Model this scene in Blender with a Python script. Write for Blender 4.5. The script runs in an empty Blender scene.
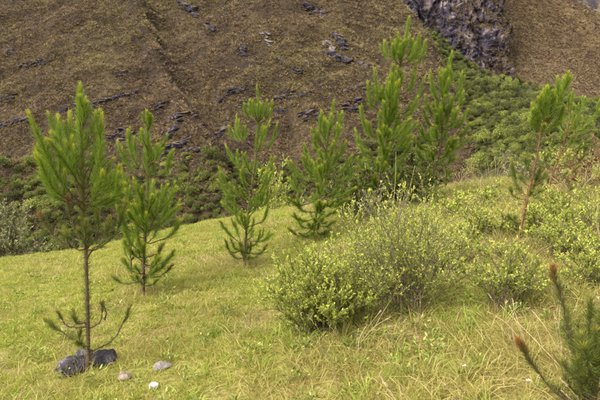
import bpy, bmesh, math, random
import numpy as np
from mathutils import Vector

rng = np.random.default_rng(7)
random.seed(7)
scene = bpy.context.scene
COL = scene.collection

# ------------------------------------------------------------------ camera
CAM_Z = 1.68
FPX = 600 * 35.0 / 36.0            # focal length in photograph pixels
PITCH = math.atan(80 / FPX)
cam_data = bpy.data.cameras.new('camera')
cam_data.lens = 35.0
cam_data.sensor_width = 36.0
cam_data.clip_end = 3000
cam = bpy.data.objects.new('camera', cam_data)
COL.objects.link(cam)
cam.location = (0, 0, CAM_Z)
cam.rotation_euler = (math.pi / 2 - PITCH, 0, 0)
scene.camera = cam

# ------------------------------------------------------------------ world, sun, exposure
SUN_EL, SUN_AZ = math.radians(56), math.radians(-115)     # from the left, a little behind
world = bpy.data.worlds.new('World')
scene.world = world
world.use_nodes = True
wn = world.node_tree.nodes
wl = world.node_tree.links
wn.clear()
sky = wn.new('ShaderNodeTexSky')
sky.sky_type = 'NISHITA'
sky.sun_disc = False
sky.sun_elevation = SUN_EL
sky.sun_rotation = SUN_AZ
sky.dust_density = 4.0
hs = wn.new('ShaderNodeHueSaturation')
hs.inputs['Saturation'].default_value = 0.15
bg = wn.new('ShaderNodeBackground')
bg.inputs['Strength'].default_value = 0.15
out = wn.new('ShaderNodeOutputWorld')
wl.new(sky.outputs[0], hs.inputs['Color'])
wl.new(hs.outputs[0], bg.inputs['Color'])
wl.new(bg.outputs[0], out.inputs['Surface'])

sl = bpy.data.lights.new('sun', 'SUN')
sl.energy = 1.0
sl.angle = math.radians(40)
sl.color = (1.0, 0.93, 0.82)
sun = bpy.data.objects.new('sun', sl)
COL.objects.link(sun)
sd = Vector((math.sin(SUN_AZ) * math.cos(SUN_EL), math.cos(SUN_AZ) * math.cos(SUN_EL), math.sin(SUN_EL)))
sun.rotation_euler = sd.to_track_quat('Z', 'Y').to_euler()
sun.location = (0, 0, 60)

scene.view_settings.view_transform = 'Standard'
scene.view_settings.look = 'None'
scene.view_settings.exposure = 1.66
scene.view_settings.gamma = 1.0
scene.view_settings.use_curve_mapping = False
scene.cycles.max_bounces = 5
scene.cycles.diffuse_bounces = 2
scene.cycles.transmission_bounces = 3
scene.cycles.glossy_bounces = 2


# ------------------------------------------------------------------ noise
def _hash(i, j, seed):
    h = (i.astype(np.int64) * 374761393 + j.astype(np.int64) * 668265263 + seed * 974634777) & 0xFFFFFFFF
    h = ((h ^ (h >> 13)) * 1274126177) & 0xFFFFFFFF
    h = (h ^ (h >> 16)) & 0xFFFFFFFF
    return h / 4294967295.0


def vnoise(x, y, seed=0):
    x = np.asarray(x, float); y = np.asarray(y, float)
    i = np.floor(x); j = np.floor(y)
    fx = x - i; fy = y - j
    fx = fx * fx * fx * (fx * (fx * 6 - 15) + 10); fy = fy * fy * fy * (fy * (fy * 6 - 15) + 10)
    a = _hash(i, j, seed); b = _hash(i + 1, j, seed); c = _hash(i, j + 1, seed); d = _hash(i + 1, j + 1, seed)
    return (a * (1 - fx) + b * fx) * (1 - fy) + (c * (1 - fx) + d * fx) * fy - 0.5


def fbm(x, y, seed=0, octv=4, gain=0.5):
    s = 0; a = 1.0
    for o in range(octv):
        s = s + a * vnoise(x * 2 ** o + 17.3 * o, y * 2 ** o - 9.1 * o, seed + o)
        a *= gain
    return s


def softplus(v):
    return np.logaddexp(0, v)


def sstep(a, b, v):
    t = np.clip((v - a) / (b - a), 0, 1)
    return t * t * (3 - 2 * t)


def smin(a, b, k):
    return -np.logaddexp(-a / k, -b / k) * k


# ------------------------------------------------------------------ heights of the terrain
def h_near(x, y):
    x = np.asarray(x, float); y = np.asarray(y, float)
    yb = 12.8 + 1.2 * vnoise(x * 0.25, x * 0 + 3.3, 5)
    z = 0.17 * x + 0.14 * fbm(x * 0.45, y * 0.45, 11, 3) + 0.05 * vnoise(x * 2.2, y * 2.2, 12)
    z = z - 0.75 * softplus((y - yb) / 0.8) * 0.8
    return z


def h_front(x, y):
    x = np.asarray(x, float); y = np.asarray(y, float)
    base = -11 + 0.17 * x + 0.9 * (y - 75)
    xe = 20 + np.where(y < 110, (110 - y) * 0.14, (110 - y) * 0.55) + 2.0 * fbm(y * 0.09, y * 0 + 1.7, 21, 3)
    z = base + 2.6 * fbm(x * 0.05, y * 0.05, 22, 3) + 1.1 * fbm(x * 0.2, y * 0.2, 23, 3) + 0.45 * vnoise(x * .8, y * .8, 24)
    s = (base - 0.22 * x + 1.8 * fbm(x * .06, y * .06, 25, 2)) / 7.0
    fr = s - np.floor(s)
    z = z + 1.0 * (sstep(0.0, 0.25, fr) - fr)
    # crease running down the slope
    xc = -28 + (114 - y) * 0.47 + 0.004 * (114 - y) ** 2 * 0.5
    z = z + 2.4 * np.exp(-((x - xc + 1.5) / 1.8) ** 2) - 1.6 * np.exp(-((x - xc - 3.5) / 3.0) ** 2)
    # runnels down the right part
    z = z + (0.4 * np.sin((x + 0.35 * y) * 0.9 + 3 * vnoise(x * .1, y * .1, 31)) * sstep(-12, 4, x) + 1.3 * vnoise((x + .4 * y) * .16, (y - .4 * x) * .03, 32) + .6 * vnoise((x + .4 * y) * .45, (y - .4 * x) * .06, 33))
    z = smin(z, z - 2.6 * (x - xe), 0.8)
    return z


def h_gully(x, y):
    x = np.asarray(x, float); y = np.asarray(y, float)
    z = 10 - 0.16 * (138 - y) + 0.2 * (50 - x) * sstep(70, 138, y) + 0.62 * softplus((42 - x) / 2) * 2 * sstep(112, 140, y)
    z = z - 2.5 * softplus((23 + (110 - y) * 0.05 - x) / 2) * 2 * sstep(138, 118, y)
    return z + 1.5 * fbm(x * .12, y * .12, 41, 3)


def h_spur(x, y):
    x = np.asarray(x, float); y = np.asarray(y, float)
    z = 10.5 + 0.69 * (y - 140) + 3.5 * fbm(x * .04, y * .04, 51, 3) + 0.8 * fbm(x * .25, y * .25, 52, 3)
    d = x + 0.55 * y * 0.5
    z = z + 1.6 * np.sin(d * 0.22 + 2.5 * vnoise(x * .05, y * .05, 53))
    cr = 37 - 1.5 * (x - 79) + 2.5 * fbm(x * .15, y * .15, 54, 3)
    z = smin(z, cr, 1.0)
    return smin(z, 75 + 0 * x, 3.0)


def h_ridge(x, y):
    x = np.asarray(x, float); y = np.asarray(y, float)
    return 20 + 1.1 * (y - 220) + 9 * fbm(x * .07, y * .07, 61, 4) + 3 * fbm(x * .3, y * .3, 62, 3)


# ------------------------------------------------------------------ photograph directions <-> world
BASES = []      # feet of pines and shrubs (x, y, r): longer grass grows there
UPV = np.array([0, math.sin(PITCH), math.cos(PITCH)])
FWD = np.array([0, math.cos(PITCH), -math.sin(PITCH)])


def P(px, py, depth):
    a = (px - 300) / FPX; b = (200 - py) / FPX
    return np.array([0, 0, CAM_Z]) + depth * (FWD + a * np.array([1, 0, 0]) + b * UPV)


def hit(px, py, hf, d0=1.5, d1=300.0, n=6000):
    ds = np.linspace(d0, d1, n)
    a = (px - 300) / FPX; b = (200 - py) / FPX
    dirv = FWD + a * np.array([1, 0, 0]) + b * UPV
    pts = np.array([0, 0, CAM_Z]) + ds[:, None] * dirv
    below = pts[:, 2] < hf(pts[:, 0], pts[:, 1])
    k = int(np.argmax(below)) if below.any() else n - 1
    return pts[k], ds[k]


# ------------------------------------------------------------------ materials
def mat_new(name):
    m = bpy.data.materials.new(name)
    m.use_nodes = True
    m.node_tree.nodes.clear()
    return m, m.node_tree.nodes, m.node_tree.links


def rgb(c):
    return (c[0], c[1], c[2], 1)


def ramp(n, stops):
    r = n.new('ShaderNodeValToRGB')
    e = r.color_ramp.elements
    while len(e) < len(stops):
        e.new(0.5)
    for k, (p, c) in enumerate(stops):
        e[k].position = p
        e[k].color = rgb(c)
    return r


def noise_tex(n, l, scale, detail=4, rough=0.55, vec=None, dist=0.0):
    t = n.new('ShaderNodeTexNoise')
    t.inputs['Scale'].default_value = scale
    t.inputs['Detail'].default_value = detail
    t.inputs['Roughness'].default_value = rough
    t.inputs['Distortion'].default_value = dist
    if vec is not None:
        l.new(vec, t.inputs['Vector'])
    return t


def mixc(n, l, fac, a, b, mode='MIX'):
    m = n.new('ShaderNodeMix')
    m.data_type = 'RGBA'
    m.blend_type = mode
    for sock, v in ((m.inputs[0], fac), (m.inputs[6], a), (m.inputs[7], b)):
        if isinstance(v, (int, float)):
            sock.default_value = v
        elif isinstance(v, tuple):
            sock.default_value = rgb(v)
        else:
            l.new(v, sock)
    return m.outputs[2]


def leaf_mat(name, dark, light, young, trans=0.25, rough=0.55, patch=None, instance_rand=False, patch_scale=0.6, spec=0.3, by_pos=False):
    """colour from per-leaf 'var' and 'young' attributes; optional patches by place."""
    m, n, l = mat_new(name)
    av = n.new('ShaderNodeAttribute'); av.attribute_name = 'var'
    ay = n.new('ShaderNodeAttribute'); ay.attribute_name = 'young'
    c = mixc(n, l, av.outputs['Fac'], dark, light)
    if patch:
        oi = n.new('ShaderNodeObjectInfo')
        t = noise_tex(n, l, patch_scale, 4, 0.65, geo_pos(n) if by_pos else oi.outputs['Location'])
        r = ramp(n, [(0.38, (0, 0, 0)), (0.62, (1, 1, 1))])
        l.new(t.outputs['Fac'], r.inputs['Fac'])
        add = n.new('ShaderNodeMath'); add.operation = 'MULTIPLY_ADD'
        l.new(av.outputs['Fac'] if by_pos else oi.outputs['Random'], add.inputs[0]); add.inputs[1].default_value = 0.7
        sub = n.new('ShaderNodeMath'); sub.operation = 'SUBTRACT'
        l.new(r.outputs['Color'], sub.inputs[0]); sub.inputs[1].default_value = 0.35
        l.new(sub.outputs[0], add.inputs[2]); add.use_clamp = True
        c = mixc(n, l, add.outputs[0], c, mixc(n, l, av.outputs['Fac'], patch[0], patch[1]))
    c = mixc(n, l, ay.outputs['Fac'], c, young)
    if instance_rand:
        oi2 = n.new('ShaderNodeObjectInfo')
        mr = n.new('ShaderNodeMapRange')
        mr.inputs['To Min'].default_value = 0.45; mr.inputs['To Max'].default_value = 1.65
        l.new(oi2.outputs['Random'], mr.inputs['Value'])
        vm = n.new('ShaderNodeVectorMath'); vm.operation = 'SCALE'
        l.new(c, vm.inputs[0]); l.new(mr.outputs[0], vm.inputs['Scale'])
        c = vm.outputs[0]
    p = n.new('ShaderNodeBsdfPrincipled')
    p.inputs['Roughness'].default_value = rough
    p.inputs['Specular IOR Level'].default_value = spec
    l.new(c, p.inputs['Base Color'])
    tr = n.new('ShaderNodeBsdfTranslucent')
    l.new(c, tr.inputs['Color'])
    mx = n.new('ShaderNodeMixShader'); mx.inputs[0].default_value = trans
    l.new(p.outputs[0], mx.inputs[1]); l.new(tr.outputs[0], mx.inputs[2])
    o = n.new('ShaderNodeOutputMaterial')
    l.new(mx.outputs[0], o.inputs['Surface'])
    return m


def finish(m, n, l, col, rough=0.85, bump=None, bump_d=0.05, bump_s=0.6):
    p = n.new('ShaderNodeBsdfPrincipled')
    p.inputs['Roughness'].default_value = rough
    p.inputs['Specular IOR Level'].default_value = 0.25
    l.new(col, p.inputs['Base Color'])
    if bump is not None:
        b = n.new('ShaderNodeBump')
        b.inputs['Distance'].default_value = bump_d
        b.inputs['Strength'].default_value = bump_s
        l.new(bump, b.inputs['Height'])
        l.new(b.outputs[0], p.inputs['Normal'])
    o = n.new('ShaderNodeOutputMaterial')
    l.new(p.outputs[0], o.inputs['Surface'])
    return m


def geo_pos(n):
    g = n.new('ShaderNodeNewGeometry')
    return g.outputs['Position']


def ground_mat():
    m, n, l = mat_new('meadow_soil')
    pos = geo_pos(n)
    t1 = noise_tex(n, l, 0.7, 5, 0.6, pos)
    r1 = ramp(n, [(0.3, (0.19, 0.20, 0.03)), (0.55, (0.25, 0.22, 0.06)), (0.75, (0.20, 0.15, 0.075))])
    l.new(t1.outputs['Fac'], r1.inputs['Fac'])
    t2 = noise_tex(n, l, 22, 4, 0.7, pos)
    r2 = ramp(n, [(0.35, (0.45, 0.4, 0.36)), (0.7, (1.1, 1.05, 1.0))])
    l.new(t2.outputs['Fac'], r2.inputs['Fac'])
    c = mixc(n, l, 1.0, r1.outputs[0], r2.outputs[0], 'MULTIPLY')
    return finish(m, n, l, c, 0.95, t2.outputs['Fac'], 0.04, 0.8)


def slope_mat(name, cols, fine=3.0, streak=None):
    m, n, l = mat_new(name)
    pos = geo_pos(n)
    t1 = noise_tex(n, l, 0.09, 6, 0.62, pos, 0.6)
    r1 = ramp(n, [(0.32, cols[0]), (0.5, cols[1]), (0.68, cols[2])])
    l.new(t1.outputs['Fac'], r1.inputs['Fac'])
    t2 = noise_tex(n, l, fine, 5, 0.7, pos)
    r2 = ramp(n, [(0.35, (0.4, 0.38, 0.38)), (0.68, (1.2, 1.15, 1.05))])
    l.new(t2.outputs['Fac'], r2.inputs['Fac'])
    c = mixc(n, l, 1.0, r1.outputs[0], r2.outputs[0], 'MULTIPLY')
    if streak:
        mp = n.new('ShaderNodeMapping')
        mp.inputs['Rotation'].default_value = (0, 0, math.radians(streak))
        mp.inputs['Scale'].default_value = (0.35, 0.04, 0.05)
        l.new(pos, mp.inputs['Vector'])
        t3 = noise_tex(n, l, 1.0, 5, 0.6, mp.outputs[0], 0.4)
        r3 = ramp(n, [(0.35, (0.72, 0.68, 0.66)), (0.65, (1.2, 1.2, 1.1))])
        l.new(t3.outputs['Fac'], r3.inputs['Fac'])
        c = mixc(n, l, 1.0, c, r3.outputs[0], 'MULTIPLY')
    return finish(m, n, l, c, 0.95, t2.outputs['Fac'], 0.5, 0.8)


def noise_warp(n, l, pos):
    t = noise_tex(n, l, .5, 3, .6, pos)
    v = n.new('ShaderNodeVectorMath'); v.operation = 'MULTIPLY_ADD'
    l.new(t.outputs['Color'], v.inputs[0]); v.inputs[1].default_value = (1.6, 1.6, 1.6); l.new(pos, v.inputs[2])
    return v.outputs[0]


def rock_mat(name, dark, mid, pale, scale, grass=None, bump_d=0.2, pale_at=0.7):
    m, n, l = mat_new(name)
    pos = geo_pos(n)
    mp = n.new('ShaderNodeMapping')
    mp.inputs['Scale'].default_value = (1.0, 1.0, 0.45)
    l.new(pos, mp.inputs['Vector'])
    t1 = noise_tex(n, l, scale, 7, 0.68, mp.outputs[0], 0.5)
    r1 = ramp(n, [(0.33, dark), (0.52, mid), (pale_at, pale)])
    l.new(t1.outputs['Fac'], r1.inputs['Fac'])
    t2 = noise_tex(n, l, scale * 6, 5, 0.7, pos)
    r2 = ramp(n, [(0.3, (0.55, 0.55, 0.55)), (0.7, (1.2, 1.2, 1.2))])
    l.new(t2.outputs['Fac'], r2.inputs['Fac'])
    c = mixc(n, l, 1.0, r1.outputs[0], r2.outputs[0], 'MULTIPLY')
    if grass:
        g = n.new('ShaderNodeNewGeometry')
        sx = n.new('ShaderNodeSeparateXYZ'); l.new(g.outputs['Normal'], sx.inputs[0])
        t3 = noise_tex(n, l, scale * 0.6, 6, 0.7, pos)
        ad = n.new('ShaderNodeMath'); ad.operation = 'MULTIPLY_ADD'
        l.new(sx.outputs['Z'], ad.inputs[0]); ad.inputs[1].default_value = grass[1]
        l.new(t3.outputs['Fac'], ad.inputs[2])
        if len(grass) > 3:
            sp = n.new('ShaderNodeSeparateXYZ'); l.new(pos, sp.inputs[0])
            mg = n.new('ShaderNodeMapRange')
            mg.inputs['From Min'].default_value = grass[3][0]; mg.inputs['From Max'].default_value = grass[3][1]; mg.inputs['To Max'].default_value = grass[3][2]
            l.new(sp.outputs['X'], mg.inputs['Value'])
            ad2 = n.new('ShaderNodeMath'); ad2.operation = 'ADD'
            l.new(ad.outputs[0], ad2.inputs[0]); l.new(mg.outputs[0], ad2.inputs[1])
            ad = ad2
        r3 = ramp(n, [(grass[2], (0, 0, 0)), (grass[2] + 0.08, (1, 1, 1))])
        l.new(ad.outputs[0], r3.inputs['Fac'])
        c = mixc(n, l, r3.outputs['Color'], c, mixc(n, l, t2.outputs['Fac'], grass[0], tuple(v * 1.9 for v in grass[0])))
    hgt = t2.outputs['Fac']
    if grass and len(grass) > 3:
        mp.inputs['Scale'].default_value = (1.0, 1.0, 0.8)
        vo = n.new('ShaderNodeTexVoronoi'); vo.feature = 'DISTANCE_TO_EDGE'; vo.inputs['Scale'].default_value = .4
        l.new(noise_warp(n, l, pos), vo.inputs['Vector'])
        mn = n.new('ShaderNodeMath'); mn.operation = 'MINIMUM'; mn.inputs[1].default_value = .12
        l.new(vo.outputs['Distance'], mn.inputs[0])
        ma = n.new('ShaderNodeMath'); ma.operation = 'MULTIPLY_ADD'; ma.inputs[1].default_value = 2.5
        l.new(mn.outputs[0], ma.inputs[0]); l.new(hgt, ma.inputs[2])
        hgt = ma.outputs[0]
    return finish(m, n, l, c, 0.85, hgt, bump_d, 0.9)


def bark_mat(name, a, b, scale=40):
    m, n, l = mat_new(name)
    pos = geo_pos(n)
    t = noise_tex(n, l, scale, 5, 0.65, pos)
    r = ramp(n, [(0.35, a), (0.65, b)])
    l.new(t.outputs['Fac'], r.inputs['Fac'])
    return finish(m, n, l, r.outputs[0], 0.9, t.outputs['Fac'], 0.01, 0.8)


M = {}
M['soil'] = ground_mat()
M['front'] = slope_mat('dry_mountain_grass', [(0.028, 0.018, 0.012), (0.052, 0.035, 0.02), (0.09, 0.066, 0.032)], 1.8, streak=-25)
M['gully'] = slope_mat('gully_grass', [(0.04, 0.045, 0.015), (0.06, 0.06, 0.02), (0.09, 0.075, 0.03)], 1.2)
M['spur'] = slope_mat('spur_grass', [(0.085, 0.058, 0.032), (0.12, 0.082, 0.042), (0.15, 0.11, 0.054)], 0.9, streak=28)
M['cliff'] = rock_mat('cliff_rock', (0.022, 0.017, 0.025), (0.095, 0.073, 0.095), (0.36, 0.275, 0.25), 0.3, ((0.05, 0.035, 0.018), 0.30, 0.72, (38, 54, .16)), 0.8, 0.62)
M['ridge'] = rock_mat('far_rock', (0.02, 0.016, 0.022), (0.05, 0.04, 0.052), (0.14, 0.11, 0.11), 0.2, ((0.08, 0.06, 0.03), 0.5, 0.75), 0.5)
M['ledge'] = rock_mat('ledge_rock', (0.010, 0.007, 0.011), (0.035, 0.026, 0.038), (0.17, 0.13, 0.145), 1.4, ((0.08, 0.06, 0.03), 0.55, 0.92), 0.15, 0.70)  # near-black tones put the shade under the overhangs into the rock colour
M['pale_ledge'] = rock_mat('pale_ledge_rock', (0.07, 0.055, 0.06), (0.17, 0.135, 0.135), (0.27, 0.215, 0.20), 0.8, ((0.08, 0.06, 0.03), 0.55, 0.88), 0.15)
M['boulder'] = rock_mat('boulder_rock', (0.018, 0.014, 0.018), (0.075, 0.060, 0.070), (0.36, 0.31, 0.32), 8, None, 0.02, 0.66)
M['stone'] = rock_mat('tan_stone', (0.16, 0.11, 0.08), (0.30, 0.23, 0.17), (0.42, 0.34, 0.26), 14, None, 0.006)
M['grey_stone'] = rock_mat('grey_stone', (0.12, 0.10, 0.095), (0.24, 0.20, 0.185), (0.40, 0.35, 0.32), 14, None, 0.006)
M['white_stone'] = rock_mat('white_stone', (0.34, 0.31, 0.29), (0.5, 0.46, 0.43), (0.68, 0.64, 0.6), 20, None, 0.004)
M['bark'] = bark_mat('pine_bark', (0.055, 0.036, 0.02), (0.14, 0.09, 0.042))
M['bark_red'] = bark_mat('reddish_bark', (0.11, 0.05, 0.022), (0.24, 0.12, 0.05))
M['twig'] = bark_mat('shrub_wood', (0.10, 0.075, 0.05), (0.24, 0.175, 0.115), 60)
M['needle'] = leaf_mat('pine_needles', (0.105, 0.165, 0.014), (0.26, 0.345, 0.032), (0.54, 0.51, 0.04), 0.38)
M['needle_dark'] = leaf_mat('old_pine_needles', (0.07, 0.09, 0.014), (0.18, 0.21, 0.034), (0.40, 0.34, 0.045), 0.3)
M['needle_olive'] = leaf_mat('olive_pine_needles', (0.11, 0.13, 0.018), (0.24, 0.27, 0.038), (0.48, 0.42, 0.05), 0.35)
M['needle_brown'] = leaf_mat('browned_pine_needles', (0.09, 0.09, 0.025), (0.20, 0.18, 0.045), (0.50, 0.17, 0.05), 0.2)
M['leaf_yellow'] = leaf_mat('yellow_green_leaves', (0.17, 0.205, 0.028), (0.36, 0.405, 0.058), (0.53, 0.53, 0.095), 0.3)
M['leaf_grey'] = leaf_mat('grey_green_leaves', (0.11, 0.12, 0.05), (0.25, 0.25, 0.11), (0.38, 0.37, 0.15), 0.25)
M['leaf_green'] = leaf_mat('mid_green_leaves', (0.065, 0.076, 0.013), (0.22, 0.235, 0.045), (0.37, 0.36, 0.09), 0.25, instance_rand=True)
M['leaf_dark'] = leaf_mat('dark_green_leaves', (0.034, 0.041, 0.010), (0.135, 0.145, 0.034), (0.27, 0.25, 0.07), 0.2, instance_rand=True)
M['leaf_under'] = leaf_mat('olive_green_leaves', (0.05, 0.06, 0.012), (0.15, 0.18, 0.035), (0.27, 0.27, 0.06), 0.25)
M['leaf_red'] = leaf_mat('russet_leaves', (0.14, 0.065, 0.03), (0.28, 0.14, 0.06), (0.40, 0.26, 0.10), 0.25)
M['grass'] = leaf_mat('meadow_blades', (0.18, 0.22, 0.018), (0.395, 0.43, 0.05), (0.46, 0.38, 0.12), 0.35,
                      patch=((0.235, 0.23, 0.035), (0.45, 0.42, 0.09)), patch_scale=0.9, by_pos=True)
M['tall'] = leaf_mat('tall_grass_blades', (0.165, 0.19, 0.022), (0.38, 0.38, 0.06), (0.46, 0.38, 0.14), 0.35,
                     patch=((0.23, 0.19, 0.045), (0.50, 0.42, 0.13)), patch_scale=1.1, by_pos=True)
M['grass_dry'] = leaf_mat('dry_meadow_blades', (0.185, 0.195, 0.022), (0.40, 0.38, 0.058), (0.44, 0.33, 0.13), 0.35,
                      patch=((0.22, 0.16, 0.045), (0.47, 0.37, 0.11)), patch_scale=1.3, by_pos=True)
M['forb'] = leaf_mat('small_meadow_leaves', (0.09, 0.13, 0.02), (0.24, 0.29, 0.045), (0.42, 0.42, 0.09), 0.3)
M['petal'] = leaf_mat('pale_petals', (0.5, 0.42, 0.40), (0.75, 0.68, 0.62), (0.7, 0.6, 0.2), 0.3)
M['fresh'] = leaf_mat('fresh_green_blades', (0.14, 0.21, 0.02), (0.34, 0.42, 0.05), (0.45, 0.40, 0.12), 0.35)
M['pinkish'] = leaf_mat('reddish_dry_stems', (0.22, 0.13, 0.06), (0.46, 0.33, 0.17), (0.5, 0.4, 0.18), 0.25)
M['straw'] = leaf_mat('dry_stalks', (0.30, 0.22, 0.10), (0.52, 0.42, 0.22), (0.5, 0.4, 0.2), 0.2)
M['tuss_spur'] = leaf_mat('tan_tussock_blades', (0.095, 0.056, 0.034), (0.205, 0.128, 0.07), (0.265, 0.185, 0.095), 0.2,
                     patch=((0.11, 0.08, 0.034), (0.21, 0.15, 0.064)), patch_scale=0.05, instance_rand=True)
M['tuss'] = leaf_mat('tussock_blades', (0.070, 0.040, 0.024), (0.20, 0.122, 0.064), (0.28, 0.195, 0.095), 0.2,
                     patch=((0.085, 0.066, 0.022), (0.225, 0.175, 0.058)), patch_scale=0.05, instance_rand=True)


# ------------------------------------------------------------------ mesh helpers
def mesh_np(name, V, F, mats, attrs=None, smooth=False, mat_idx=None):
    me = bpy.data.meshes.new(name)
    V = np.asarray(V, np.float32); F = np.asarray(F, np.int32)
    k = F.shape[1]
    me.vertices.add(len(V)); me.vertices.foreach_set('co', V.ravel())
    me.loops.add(F.size); me.loops.foreach_set('vertex_index', F.ravel())
    me.polygons.add(len(F))
    me.polygons.foreach_set('loop_start', np.arange(0, F.size, k, dtype=np.int32))
    me.polygons.foreach_set('loop_total', np.full(len(F), k, np.int32))
    if smooth:
        me.polygons.foreach_set('use_smooth', np.ones(len(F), bool))
    for mt in (mats if isinstance(mats, (list, tuple)) else [mats]):
        me.materials.append(mt)
    if mat_idx is not None:
        me.polygons.foreach_set('material_index', np.asarray(mat_idx, np.int32))
    if attrs:
        for an, av in attrs.items():
            a = me.attributes.new(an, 'FLOAT', 'POINT')
            a.data.foreach_set('value', np.asarray(av, np.float32))
    me.update()
    me.validate()
    return me


def link(name, me, parent=None, loc=None):
    o = bpy.data.objects.new(name, me)
    COL.objects.link(o)
    if parent is not None:
        o.parent = parent
    if loc is not None:
        o.location = loc
    return o


def tag(o, label=None, cat=None, group=None, kind=None):
    if label: o['label'] = label
    if cat: o['category'] = cat
    if group: o['group'] = group
    if kind: o['kind'] = kind
    return o


def root_empty(name, loc, label, cat, group=None):
    o = bpy.data.objects.new(name, None)
    COL.objects.link(o)
    o.location = loc
    o.empty_display_size = 0.1
    return tag(o, label, cat, group)


class Soup:
    """triangles with per-vertex var / young attributes"""
    def __init__(s):
        s.V = []; s.F = []; s.A = []; s.Y = []; s.n = 0

    def add(s, V, F, var, young):
        s.V.append(V); s.F.append(F + s.n); s.A.append(var); s.Y.append(young); s.n += len(V)

    def mesh(s, name, mat):
        if not s.V:
            return None
        return mesh_np(name, np.concatenate(s.V), np.concatenate(s.F), mat,
                       {'var': np.concatenate(s.A), 'young': np.concatenate(s.Y)})


def nrm(v):
    return v / np.maximum(np.linalg.norm(v, axis=-1, keepdims=True), 1e-9)


def blades(soup, p, d, L, w, var, young, bend=None):
    """narrow two-segment blades: needles, grass"""
    N = len(p)
    side = nrm(np.cross(d, rng.normal(size=(N, 3))))
    L = np.broadcast_to(L, N)[:, None]; w = np.broadcast_to(w, N)[:, None]
    if bend is None:
        bend = rng.normal(size=(N, 3)) * 0.08
    mid = p + d * L * 0.55 + bend * L * 0.25
    tip = p + d * L + bend * L
    V = np.stack([p + side * w * .5, p - side * w * .5, mid + side * w * .42, mid - side * w * .42, tip], 1).reshape(-1, 3)
    b = (np.arange(N) * 5)[:, None]
    F = np.concatenate([b + [0, 1, 3], b + [0, 3, 2], b + [2, 3, 4]], 1).reshape(-1, 3)
    soup.add(V, F, np.repeat(np.broadcast_to(var, N), 5), np.repeat(np.broadcast_to(young, N), 5))


def leaves(soup, p, d, L, w, var, young):
    N = len(p)
    side = nrm(np.cross(d, rng.normal(size=(N, 3)) * 0.7 + np.array([0, 0, 0.6])))
    nv = nrm(np.cross(side, d))
    L = np.broadcast_to(L, N)[:, None]; w = np.broadcast_to(w, N)[:, None]
    m1 = p + d * L * .35; m2 = p + d * L * .72
    V = np.stack([p, m1 + side * w * .45 + nv * w * .15, m1 - side * w * .45 + nv * w * .15,
                  m2 + side * w * .42 + nv * w * .1, m2 - side * w * .42 + nv * w * .1, p + d * L - nv * w * .1], 1).reshape(-1, 3)
    b = (np.arange(N) * 6)[:, None]
    F = np.concatenate([b + [0, 2, 1], b + [1, 2, 4], b + [1, 4, 3], b + [3, 4, 5]], 1).reshape(-1, 3)
    soup.add(V, F, np.repeat(np.broadcast_to(var, N), 6), np.repeat(np.broadcast_to(young, N), 6))


def spline(pts, n=14):
    pts = np.asarray(pts, float)
    if len(pts) == 2:
        t = np.linspace(0, 1, n)[:, None]
        return pts[0] * (1 - t) + pts[1] * t
    q = np.vstack([2 * pts[0] - pts[1], pts, 2 * pts[-1] - pts[-2]])
    m = len(pts) - 1
    u = np.linspace(0, m - 1e-6, n)
    k = u.astype(int); f = (u - k)[:, None]
    a, b, c, d = q[k], q[k + 1], q[k + 2], q[k + 3]
    return 0.5 * (2 * b + (c - a) * f + (2 * a - 5 * b + 4 * c - d) * f ** 2 + (3 * b - a - 3 * c + d) * f ** 3)


def tube_arrays(c, r, k=6):
    c = np.asarray(c); n = len(c)
    T = nrm(np.gradient(c, axis=0))
    ref = np.array([0.31, 0.83, 0.21]); ref = ref / np.linalg.norm(ref)
    A = nrm(np.cross(T, ref)); B = np.cross(T, A)
    an = np.linspace(0, 2 * np.pi, k, endpoint=False)
    r = np.broadcast_to(r, n)[:, None, None]
    V = c[:, None, :] + r * (np.cos(an)[None, :, None] * A[:, None, :] + np.sin(an)[None, :, None] * B[:, None, :])
    V = V.reshape(-1, 3)
    F = []
    for i in range(n - 1):
        for j in range(k):
            j2 = (j + 1) % k
            F.append((i * k + j, i * k + j2, (i + 1) * k + j2, (i + 1) * k + j))
    V = np.vstack([V, c[-1:]])
    F = [list(f) for f in F]
    tip = len(V) - 1
    for j in range(0, k):
        F.append([(n - 1) * k + j, (n - 1) * k + (j + 1) % k, tip, tip])
    return V, F


def tubes_mesh(name, curves, mat, k=6):
    """one mesh from [(points, radii)]"""
    VV = []; FF = []; n = 0
    for c, r in curves:
        V, F = tube_arrays(c, r, k)
        for f in F:
            f3 = [f[0] + n, f[1] + n, f[2] + n]
            FF.append(f3)
            if f[3] != f[2]:
                FF.append([f[0] + n, f[2] + n, f[3] + n])
        VV.append(V); n += len(V)
    return mesh_np(name, np.concatenate(VV), np.array(FF), mat, smooth=True)


def along(curve, t):
    n = len(curve)
    u = np.clip(t, 0, 1) * (n - 1)
    k = np.minimum(u.astype(int), n - 2); f = (u - k)[:, None]
    return curve[k] * (1 - f) + curve[k + 1] * f, nrm(curve[k + 1] - curve[k])


def clen(c):
    return float(np.linalg.norm(np.diff(c, axis=0), axis=1).sum())


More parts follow.
